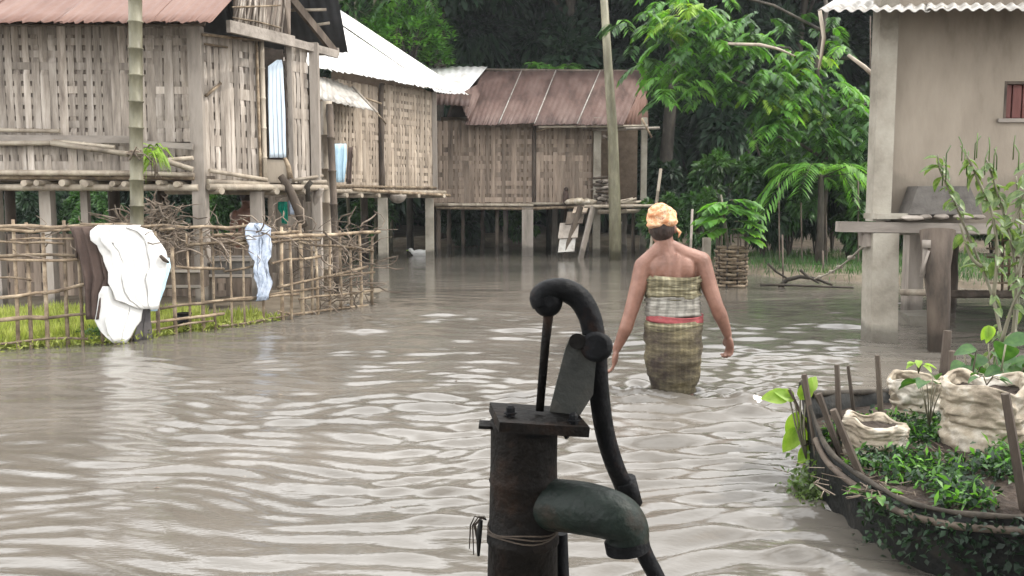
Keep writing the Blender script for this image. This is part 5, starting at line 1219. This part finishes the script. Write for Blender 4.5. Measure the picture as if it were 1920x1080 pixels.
M['palebelt'] = mat('pale grey cotton', [(.20, .185, .155), (.40, .38, .335)], 14, .9, .3, 30)
M['pink'] = mat('pink red cotton', [(.20, .05, .05), (.36, .09, .095)], 14, .9, .3, 40)
def wetfoot(m, z0, z1, k=.45):
    """water wicks up the cloth: the hem is soaked and darker"""
    n = m.node_tree; b = n.nodes['Principled BSDF']; l = b.inputs['Base Color'].links[0]; src = l.from_socket
    g_ = n.nodes.new('ShaderNodeNewGeometry'); sx = n.nodes.new('ShaderNodeSeparateXYZ'); n.links.new(g_.outputs['Position'], sx.inputs[0])
    nz = n.nodes.new('ShaderNodeTexNoise'); nz.inputs['Scale'].default_value = 9; ad = n.nodes.new('ShaderNodeMath'); ad.operation = 'MULTIPLY_ADD'; ad.inputs[1].default_value = .25
    n.links.new(nz.outputs['Fac'], ad.inputs[0]); n.links.new(sx.outputs['Z'], ad.inputs[2])
    mr = n.nodes.new('ShaderNodeMapRange'); mr.inputs['From Min'].default_value = z0 + .12; mr.inputs['From Max'].default_value = z1 + .12; mr.inputs['To Min'].default_value = k; mr.inputs['To Max'].default_value = 1
    n.links.new(ad.outputs[0], mr.inputs['Value']); v = n.nodes.new('ShaderNodeVectorMath'); v.operation = 'SCALE'; n.links.new(src, v.inputs[0]); n.links.new(mr.outputs[0], v.inputs['Scale']); n.links.new(v.outputs[0], b.inputs['Base Color'])
def checks(m, sx_, sz_, amt):
    """fine woven check: two sets of bands across the cloth"""
    n = m.node_tree; b = n.nodes['Principled BSDF']; src = b.inputs['Base Color'].links[0].from_socket; t_ = n.nodes.new('ShaderNodeTexCoord'); out = src
    for ax, sc in (('X', sx_), ('Z', sz_)):
        wv_ = n.nodes.new('ShaderNodeTexWave'); wv_.bands_direction = ax; wv_.inputs['Scale'].default_value = sc; wv_.inputs['Distortion'].default_value = 2.5; wv_.inputs['Detail'].default_value = 2; n.links.new(t_.outputs['Object'], wv_.inputs['Vector'])
        mr = n.nodes.new('ShaderNodeMapRange'); mr.inputs['From Min'].default_value = .55; mr.inputs['From Max'].default_value = .9; mr.inputs['To Min'].default_value = 1; mr.inputs['To Max'].default_value = 1 + amt; n.links.new(wv_.outputs['Fac'], mr.inputs['Value'])
        v = n.nodes.new('ShaderNodeVectorMath'); v.operation = 'SCALE'; n.links.new(out, v.inputs[0]); n.links.new(mr.outputs[0], v.inputs['Scale']); out = v.outputs[0]
    n.links.new(out, b.inputs['Base Color'])
checks(M['olive_skirt'], 9, 13, .22); checks(M['olive'], 9, 16, .4); checks(M['palebelt'], 6, 18, -.25)
wetfoot(M['olive_skirt'], .02, .22)
wrap('bodice', [(516, 1212, 1312, .112, -.003), (530, 1210, 1312, .125, 0), (558, 1212, 1311, .118, .005)], M['olive'], .2, .022, seed=1)
wrap('waist_cloth', [(554, 1213, 1311, .124, .004), (575, 1211, 1312, .121, .004), (592, 1211, 1314, .124, .004)], M['palebelt'], .28, .018, seed=4)
wrap('sash', [(590, 1213, 1317, .130, .004), (603, 1212, 1318, .134, .003)], M['pink'], .25, .009, seed=7)
wrap('waist_roll', [(600, 1210, 1316, .137, .003), (607, 1208, 1317, .142, .002), (616, 1210, 1316, .138, 0)], M['olive'], .3, .010, seed=9)
wrap('skirt', [(610, 1209, 1316, .134, 0), (640, 1210, 1316, .148, -.004), (668, 1210, 1315, .148, -.006), (696, 1213, 1312, .138, 0), (718, 1218, 1307, .128, 0), (734, 1221, 1303, .122, 0)], M['olive_skirt'], .07, .015, diag=1, seed=3)

# person under the left house, back turned, mostly hidden by the post
Y2 = 10.75; c2 = P(459, 400, Y2); p2 = thing('person', 'bare backed person with dark hair half hidden behind the post under the left house', 'person', (c2.x, Y2, 0))
g = lambda dx_, dy_, z_: Vector((c2.x + dx_, Y2 + dy_, z_))
mb = MB(); mb.ell(g(.0, .1, 1.20), (.07, .085, .095), 16, 10); limb(mb, [g(0, .06, 1.13), g(.01, 0, 1.06)], [.05, .055])
mb.ell(g(.02, 0, .97), (.135, .085, .14), 18, 12); mb.ell(g(.03, -.01, .80), (.115, .08, .15), 18, 12); mb.ell(g(.03, 0, .62), (.125, .1, .12), 18, 12)
limb(mb, [g(-.11, 0, 1.02), g(-.14, -.04, .84), g(-.08, -.16, .70)], [.045, .036, .026]); hand(mb, g(-.08, -.16, .70), (.3, -.6, -.4), (0, 0, 1), .6, .9)
limb(mb, [g(.14, 0, 1.02), g(.19, .05, .85), g(.2, .2, .74)], [.045, .036, .026]); hand(mb, g(.2, .2, .74), (0, .7, -.3), (0, 0, 1), .6, .9)
for s_ in (-1, 1): limb(mb, [g(.03 + s_ * .06, 0, .58), g(.03 + s_ * .07, -.03, .30), g(.03 + s_ * .07, .02, .04)], [.078, .052, .034]); limb(mb, [g(.03 + s_ * .07, .0, .03), g(.03 + s_ * .07, .15, .02)], [.032, .024])
link(bpy.data.objects.new('body', blobs_to_mesh(mb, 'body', M['skin'], .009, 4)), p2)
mb = MB(); mb.ell(g(0, .09, 1.225), (.078, .088, .09), 16, 10); mb.build('hair', M['hair'], p2)
mb = MB()
mb.ell(g(.03, 0, .58), (.135, .11, .10), 18, 10)
for s_ in (-1, 1): limb(mb, [g(.03 + s_ * .06, 0, .56), g(.03 + s_ * .07, -.02, .38)], [.088, .075])
link(bpy.data.objects.new('shorts', blobs_to_mesh(mb, 'shorts', M['greycloth'], .012, 3)), p2)

# ================================================================== RAISED BED
bed = thing('raised_bed', 'curved black sheeted garden bed full of soil standing in the water at the lower right', 'garden bed', (1.9, 3, 0))
rim = [(1505, 716, 3.55), (1522, 775, 3.48), (1548, 838, 3.32), (1580, 872, 3.18), (1620, 900, 3.03), (1670, 930, 2.88), (1720, 950, 2.77), (1800, 966, 2.66), (1880, 972, 2.58), (1960, 974, 2.52), (2060, 968, 2.50), (2200, 940, 2.6)]
rp_ = bz([P(x, y, d) for x, y, d in rim], 4)
back = [Vector((3.15, 2.9, .34)), Vector((3.3, 3.5, .30)), Vector((2.9, 4.1, .27)), Vector((2.3, 4.35, .26)), Vector((1.75, 4.25, .27)), Vector((1.32, 3.95, .33)), rp_[0]]
bk = bz([rp_[-1]] + back, 4)[1:-1]
ring = rp_ + bk; cen = Vector((2.0, 3.3, .2))
G = []
for k in range(9):
    u = k / 8; row = []
    for p in ring + [ring[0]]:
        d_ = (cen - p); d_.z = 0; d_.normalize(); z = p.z * (1 - u) - .45 * u
        f = .03 * mnoise.noise(Vector((p.x * 6, p.y * 6, u * 2.5))) + .02 * math.sin(u * 9) * mnoise.noise(Vector((p.x * 3, 4, p.y * 3)))
        row.append(Vector((p.x, p.y, z)) + d_ * (.10 * u + f))
    G.append(row)
mb = MB(); mb.sheet(G, .006); mb.build('side_sheet', M['hull'], bed)
mb = MB(); mb.tube([p + Vector((0, 0, .006)) for p in rp_], [.009 + .002 * math.sin(i * .9) for i in range(len(rp_))], 8); mb.build('rim_cane', M['bark'], bed)
mb = MB(); mb.tube([p + Vector((-.012, -.012, -.03)) for p in rp_[6:]], .012, 7); mb.build('rim_cane', M['darkwood'], bed)
mb = MB(); mb.tube([p for p in bk], .015, 7); mb.build('rim_cane', M['bark'], bed)
def soilz(x, y): return .20 + .05 * math.sin((x - 1.1) * 1.6) * math.sin((y - 2.4) * 1.5) + .02 * mnoise.noise(Vector((x * 9, y * 9, 0))) + .02 * mnoise.noise(Vector((x * 30, y * 30, 3)))
mb = MB(); rings_ = 26; vs = []
for i in range(rings_ + 1):
    for p in ring:
        q = cen.lerp(Vector((p.x, p.y, 0)), i / rings_ * .985); vs.append(Vector((q.x, q.y, soilz(q.x, q.y))))
m_ = len(ring); mb.add(vs, [(i * m_ + k, i * m_ + (k + 1) % m_, (i + 1) * m_ + (k + 1) % m_, (i + 1) * m_ + k) for i in range(rings_) for k in range(m_)], True); mb.build('soil', M['soil'], bed)
# stakes
for (x0, y0, x1, y1, d_, w_, z0) in ((1508, 702, 1520, 780, 3.5, .022, -.4), (1535, 738, 1556, 800, 3.36, .024, -.3), (1480, 730, 1512, 800, 3.58, .013, -.3), (1569, 684, 1572, 790, 3.5, .020, .1), (1590, 686, 1602, 780, 3.75, .014, .1), (1645, 666, 1655, 780, 3.7, .021, .1),
    (1562, 768, 1618, 905, 3.1, .026, -.3), (1885, 738, 1925, 960, 2.75, .028, -.3), (1504, 705, 1560, 790, 3.7, .013, -.2)):
    a_ = P(x0, y0, d_); b_ = P(x1, y1, d_); b_ = a_ + (b_ - a_) * ((a_.z - z0) / max(.05, a_.z - b_.z)) if b_.z > z0 else b_
    mb = MB(); mb.tube([b_, a_.lerp(b_, .5) + Vector((rnd.uniform(-.006, .006), 0, 0)), a_], [w_ * .62, w_ * .58, w_ * .48], 6, smooth=False); mb.build('stake', M['darkwood'], bed)
for (x0, y0, x1, y1, d_, w_) in ((1777, 620, 1764, 700, 5.3, .03), (1786, 658, 1792, 700, 5.2, .026)):
    t = thing('stump_post', 'dark split wooden stump post behind the sacks, ' + ('the taller one' if y0 < 640 else 'the shorter one'), 'post', P(x0, 690, d_)); mb = MB(); a_ = P(x0, y0, d_); b_ = P(x1, y1, d_); b_.z = -.4; mb.tube([b_, a_.lerp(b_, .4), a_], [w_ * 1.1, w_, w_ * .8], 7, smooth=False); mb.build('shaft', M['darkwood'], t)
LC = [0]
def leafmesh(m):
    """one leaf with midrib fold, drooping tip: built once per material and shared"""
    k = 'leaf_' + m
    if k in bpy.data.meshes: return bpy.data.meshes[k]
    vs = []; n_ = 6
    for i in range(n_ + 1):
        u = i / n_; w_ = .5 * math.sin(math.pi * u ** .75) ** .8 if 0 < i < n_ else .01; z = -.22 * u * u
        vs += [(-w_, u, z + w_ * .28), (0, u, z), (w_, u, z + w_ * .28)]
    fs = []
    for i in range(n_): a = i * 3; fs += [(a, a + 1, a + 4, a + 3), (a + 1, a + 2, a + 5, a + 4)]
    me = bpy.data.meshes.new(k); me.from_pydata(vs, [], fs); me.materials.append(M[m]); me.polygons.foreach_set('use_smooth', [True] * len(fs)); return me
def leafparts(Bs, Ds, Us, Ls, Ws, m, t, droop):
    me = leafmesh(m)
    for b_, d_, u_, l_, w_ in zip(Bs, Ds, Us, Ls, Ws):
        d_ = Vector(d_).normalized(); d_ = (d_ + Vector((0, 0, -droop * .4))).normalized(); s_ = d_.cross(Vector(u_)).normalized(); n_ = s_.cross(d_)
        inst(me, 'leaf', Matrix.Translation(Vector(b_)) @ Matrix((s_, d_, n_)).transposed().to_4x4() @ Matrix.Diagonal((w_, l_, l_, 1)), t)
# grow sacks
def growsack(label, px, pytop, pybase, d_, wpx, lean=0, seed=0, slump=.09):
    b = P(px, pybase, d_); tp = P(px, pytop, d_); H = tp.z - b.z; r = wpx / 2 * d_ / F; t = thing('grow_sack', label, 'sack', b, None); G = []
    prof = [(0, .86), (.05, .95), (.2, 1.0), (.38, .97), (.46, .90), (.5, .95), (.62, .98), (.74, .95), (.80, .99), (.88, 1.04), (.96, 1.03), (1.0, .98), (.99, .90), (.93, .86), (.82, .84)]
    full = []
    for (a0, a1), (b0, b1) in zip(prof, prof[1:]): full += [(a0 + (b0 - a0) * k / 5, a1 + (b1 - a1) * k / 5) for k in range(5)]
    full.append(prof[-1])
    for i, (h, rr_) in enumerate(full):
        row = []
        for k in range(97):
            a = 2 * math.pi * k / 96; cs_, sn_ = math.cos(a), math.sin(a)
            f = .035 * mnoise.noise(Vector((cs_ * 2.2, sn_ * 2.2, h * 13 + seed))) + .03 * mnoise.noise(Vector((cs_ * 1.1 + seed, sn_ * 1.1, h * 5))) + .016 * mnoise.noise(Vector((cs_ * 5, sn_ * 5, h * 34 + seed))); f = f * 2.2 + .16 * (.22 - abs(mnoise.noise(Vector((cs_ * 1.9 + seed, sn_ * 1.9, h * 7 + cs_))))) * min(1, 4 * h) + .07 * (.2 - abs(mnoise.noise(Vector((cs_ * 5 + seed, sn_ * 5, h * 16)))))
            dz = slump * H * 1.4 * mnoise.noise(Vector((cs_ * 1.4, sn_ * 1.4, seed))) * (h > .6)
            row.append(Vector((b.x + cs_ * r * (rr_ + f) + lean * h, b.y + sn_ * r * (rr_ + f), b.z + H * h + dz)))
        G.append(row)
    mb = MB(); mb.sheet(G, .003); mb.build('bag', M['sack'], t)
    mb = MB(); vs = [Vector((b.x + lean, b.y, b.z + H * .86))]
    for i in range(1, 6):
        for k in range(24): a = 2 * math.pi * k / 24; x_, y_ = b.x + lean + math.cos(a) * r * .86 * i / 5, b.y + math.sin(a) * r * .86 * i / 5; vs.append(Vector((x_, y_, b.z + H * .86 + .02 * mnoise.noise(Vector((x_ * 25, y_ * 25, 1))))))
    mb.add(vs, [(0, 1 + k, 1 + (k + 1) % 24) for k in range(24)] + [(1 + (i - 1) * 24 + k, 1 + i * 24 + k, 1 + i * 24 + (k + 1) % 24, 1 + (i - 1) * 24 + (k + 1) % 24) for i in range(1, 5) for k in range(24)], True); mb.build('soil', M['soil'], t)
    return t, b, r, H
growsack('low slumped pale sack of soil nearest the left stakes', 1637, 788, 872, 3.4, 118, .0, 1, .26)
growsack('tan sack of soil with rolled rim standing at the back of the bed', 1718, 706, 815, 3.85, 96, -.01, 5)
growsack('biggest white sack of soil in front of the others', 1838, 712, 856, 3.42, 150, .005, 9)
# sprouts in the sacks
def sprig(label, base, n_, L_, Wd, h, m='leaf_lit', spread=.06, group=None):
    t = thing('sprout', label, 'sprout', base, group); mb = MB(); Bs, Ds, Us = [], [], []
    for k in range(n_):
        a = rnd.uniform(0, 6.28); e = Vector(base) + Vector((math.cos(a) * spread, math.sin(a) * spread, h * rnd.uniform(.5, 1))); mb.tube([base, Vector(base).lerp(e, .5) + Vector((0, 0, .02)), e], .0022, 4); Bs.append(e); Ds.append((math.cos(a), math.sin(a), rnd.uniform(-.3, .3))); Us.append((0, 0, 1))
    mb.build('stem', M['pole_green'], t); leafparts(Bs, Ds, Us, [L_ * rnd.uniform(.8, 1.2) for _ in Bs], [Wd] * len(Bs), m, t, .25)
sprig('small yellow green sprout in the tan sack', P(1722, 700, 3.85), 5, .045, .03, .07, 'leaf_lime', .02)
sprig('dark green sprout with broad leaves between the two taller sacks', P(1742, 800, 3.55), 6, .10, .055, .20, 'leaf_mid', .05)
sprig('small shaded sprout in the biggest white sack', P(1850, 722, 3.42), 5, .05, .03, .04, 'leaf_mid', .04)
# broad pale leaves at the left end of the bed
t = thing('gourd_plant', 'broad lime green leaves hanging over the left end of the bed', 'plant', P(1500, 800, 3.6)); Bs, Ds, Us, Ls, Ws = [], [], [], [], []; mb = MB()
for (x, y, dx_, dz_, L_) in ((1480, 745, -1, .1, .11), (1490, 750, -.8, .5, .09), (1500, 770, -.4, -1, .12), (1506, 780, .1, -1, .13), (1500, 750, .4, .9, .10), (1512, 735, .5, .7, .08), (1515, 830, -.3, -1, .1), (1520, 845, -.7, -.5, .07), (1496, 800, -.5, -.9, .12)):
    p = P(x, y, 3.58); Bs.append(p); Ds.append((dx_, rnd.uniform(-.3, .3), dz_)); Us.append((.2, -.9, .6)); Ls.append(L_); Ws.append(L_ * .62); mb.tube([P(1512, 860, 3.55), (P(1512, 860, 3.55) + p) / 2 + Vector((-.01, 0, .01)), p], .0035, 5)
mb.build('stem', M['pole_green'], t); leafparts(Bs, Ds, Us, Ls, Ws, 'leaf_lime', t, .15)
# creeper over the soil and down the side
def creeper(name, label, n_, fn, L_, Wd, m, kind='stuff', tubes=40):
    B = np.array([fn() for _ in range(n_)]); V_, F_ = leaves(B, rdir(n_, .25), rdir(n_, 1), nrg.uniform(.6, 1.3, n_) * L_, nrg.uniform(.7, 1.2, n_) * Wd, .15, .2)
    tag(link(bpy.data.objects.new(name, npmesh(name, V_, F_, M[m]))), label, 'creeper', kind=kind)
def cover():
    while True:
        px = rnd.uniform(1560, 1990); y = rnd.uniform(2.75, 3.75); x = (px - 960) / F * y
        w_ = mnoise.noise(Vector((x * 4, y * 4, 7)))
        if (px > 1640 + 60 * math.sin(y * 9) or y > 3.25) and w_ > -.04 and not (px < 1740 and y < 3.0): return (x, y, soilz(x, y) + abs(rnd.gauss(0, .028)))
creeper('soil_creeper', 'small leaved green creeper spreading over the soil of the bed', 1900, cover, .030, .014, 'leaf_mid')
creeper('darker_creeper', 'darker creeper growing between the brighter creeper on the soil', 2600, cover, .032, .015, 'leaf_dark')  # same cover again in a darker leaf colour
creeper('soil_weed', 'paler straggling weeds scattered over the soil of the bed', 900, cover, .055, .014, 'leaf_lit')
def hang():
    k = rnd.randrange(16, len(rp_) - 6); p = rp_[k].lerp(rp_[k + 1], rnd.random()); c_ = mnoise.noise(Vector((p.x * 5, 0, 2)))
    return (p.x - .02 + rnd.gauss(0, .02), p.y - .025 + rnd.gauss(0, .015), p.z - abs(rnd.gauss(.06, .12 + .1 * c_)))
creeper('hanging_creeper', 'dark creeper trailing down the black side of the bed', 620, hang, .028, .017, 'leaf_dark')
creeper('waterline_weed', 'pale weeds at the water line by the left end of the bed', 420, lambda: tuple(W(rnd.gauss(1512, 16), 940) + Vector((0, rnd.gauss(0, .06), abs(rnd.gauss(0, .06))))), .03, .016, 'leaf_pale')
sprig('small green vine sprig on the rim of the bed', P(1640, 945, 2.95), 7, .055, .032, .05, 'leaf_lit', .05)
# straw lying on the soil
mb = MB()
for _ in range(170):
    px = rnd.gauss(1690, 60); y = rnd.uniform(2.85, 3.4); x = (px - 960) / F * y; a = rnd.uniform(0, 3.14); L_ = rnd.uniform(.03, .09); p = Vector((x, y, soilz(x, y) + .006)); mb.tube([p, p + Vector((math.cos(a) * L_, math.sin(a) * L_, rnd.uniform(0, .012)))], .0018, 4, cap=False)
tag(mb.build('straw', M['twig'], None), 'dry straw scattered on the bare soil of the bed', 'straw', kind='stuff')

# ================================================================== SHRUB at the right edge
t = thing('leafy_shrub', 'open shrub with drooping pale veined leaves growing at the right edge behind the sacks', 'shrub', (P(1890, 700, 4.4).x, 4.4, 0))
Bs, Ds, Us, Ls, Ws = [], [], [], [], []; Yb = 4.4
stems = [((1880, 720), (1878, 640), (1862, 560), (1840, 500), (1815, 440), (1790, 380), (1765, 325), (1758, 290)), ((1885, 720), (1900, 620), (1905, 520), (1890, 430), (1870, 360), (1850, 300)),
         ((1892, 720), (1905, 600), (1915, 480), (1912, 400), (1905, 330)), ((1862, 560), (1870, 480), (1860, 400), (1835, 340), (1812, 290)), ((1905, 520), (1935, 430), (1950, 340)), ((1878, 640), (1905, 560), (1950, 500)), ((1840, 500), (1820, 480), (1800, 420)), ((1905, 620), (1860, 660), (1840, 690)), ((1890, 430), (1915, 380), (1935, 300))]
for st_ in stems:
    oy = rnd.uniform(-.2, .25); pts = bz([P(x, y, Yb + oy * min(1, (720 - y) / 200)) for x, y in st_], 4); mb = MB(); n_ = len(pts); mb.tube(pts, [.0085 * (1 - .7 * i / n_) + .0015 for i in range(n_)], 6); mb.build('stem', M['pole_green'], t)
    for i, p in enumerate([pts[k].lerp(pts[k + 1], f_) for k in range(len(pts) - 1) for f_ in (0, .5)]):
        py = 540 - 0
        hgt = p.z
        if hgt < .95 and rnd.random() < .6: continue
        for k in range(rnd.choice((0, 1, 2)) if hgt > .95 else 1):
            a = rnd.uniform(0, 6.28); Bs.append(p); Ds.append((math.cos(a) * .8, math.sin(a) * .8, rnd.uniform(-1.0, .15))); Us.append((rnd.uniform(-.4, .4), -.4, 1)); L_ = rnd.uniform(.055, .10); Ls.append(L_); Ws.append(L_ * .48)
leafparts(Bs, Ds, Us, Ls, Ws, 'leaf_pale', t, .2)
# light dry tips
mb = MB()
for _ in range(16):
    p = P(rnd.uniform(1745, 1915), rnd.uniform(265, 330), Yb + rnd.uniform(-.1, .2)); mb.tube([p - Vector((0, 0, .08)), p, p + Vector((rnd.uniform(-.03, .03), 0, .04))], .003, 4)
tag(mb.build('dry_tip', M['leaf_pale'], t), kind='stuff')
p = P(1853, 610, 4.1); t = thing('young_vine', 'single bright lime leaf on a thin stem in front of the stilts', 'vine', P(1853, 700, 4.1)); mb = MB(); mb.tube([P(1853, 645, 4.1), P(1856, 690, 4.12), (P(1856, 700, 4.12).x, 4.12, .1)], .003, 5); mb.build('stem', M['pole_green'], t)
leafparts([p, p, p], [(-.3, 0, -1), (.3, 0, -1), (0, -.1, -1)], [(0, -1, .2)] * 3, [.075, .075, .085], [.05, .05, .045], 'leaf_lime', t, .05)
# larger green leaves behind the white sack
t = thing('pumpkin_vine', 'pumpkin vine with large green leaves behind the biggest white sack', 'vine', P(1900, 720, 4.0)); Bs, Ds, Us, Ls, Ws = [], [], [], [], []; mb = MB()
vt = []
for _ in range(34):
    x = rnd.uniform(1800, 1960); y = rnd.uniform(655, 730) - (30 if x > 1880 else 0) * rnd.random(); p = P(x, y, 4.0 + rnd.uniform(-.1, .3)); a = rnd.uniform(0, 6.28); Bs.append(p); Ds.append((math.cos(a), math.sin(a) * .6, rnd.uniform(-.5, .1))); Us.append((0, -.5, 1)); L_ = rnd.uniform(.08, .14); Ls.append(L_); Ws.append(L_ * .8); q_s = MB(); q_s.tube([p, p + Vector((rnd.uniform(-.04, .04), .02, -.12))], .004, 5); q_s.build('leaf_stalk', M['pole_green'], t)
for x in (1908, 1915): 
    for y in range(760, 900, 30): p = P(x, y, 3.9); Bs.append(p); Ds.append((rnd.uniform(-1, 1), -.2, -.3)); Us.append((0, -.5, 1)); Ls.append(.1); Ws.append(.07)
leafparts(Bs, Ds, Us, Ls, Ws, 'leaf_mid', t, .2)
# unseen tin porch roof added over the camera, meant to shade the pump
t = thing('porch', 'unseen tin porch roof added over the camera, meant to shade the pump', 'porch', (.6, -.5, 0))
for i in range(5): corr((-1.6 + i * .82, 1.32, 2.45), (-.74 + i * .82, 1.32, 2.45), (-1.6 + i * .82, -2.2, 3.3), (-.74 + i * .82, -2.2, 3.3), 9, .016, 2).build('roof_sheet', M['tin_grey'], t)
for x in (-1.5, 2.4):
    for y in (-2.0,): squarepost(t, (x, y, -.4), (x, y, 3.1), .12)
mb = MB(); mb.beam((-1.6, 1.1, 2.42), (2.5, 1.1, 2.42), .08, .1); mb.build('beam', M['wood'], t)
mb = MB(); mb.box((.4, -2.3, 1.3), (4.2, .12, 3.4)); mb.build('wall', M['plaster'], t)
# ================================================================== damp air
mb = MB(); mb.box((0, 18, 7.3), (60, 56, 17.0)); hz_ = mb.mesh('haze', None); hm2 = bpy.data.materials.new('haze'); hm2.use_nodes = True; n = hm2.node_tree
n.nodes.remove(n.nodes['Principled BSDF']); pv = n.nodes.new('ShaderNodeVolumePrincipled'); pv.inputs['Color'].default_value = (.86, .93, .96, 1); pv.inputs['Density'].default_value = .0007
n.links.new(pv.outputs[0], n.nodes['Material Output'].inputs['Volume']); hz_.materials.append(hm2)
tag(link(bpy.data.objects.new('haze', hz_)), 'thin humid haze over the flooded yard', kind='stuff')
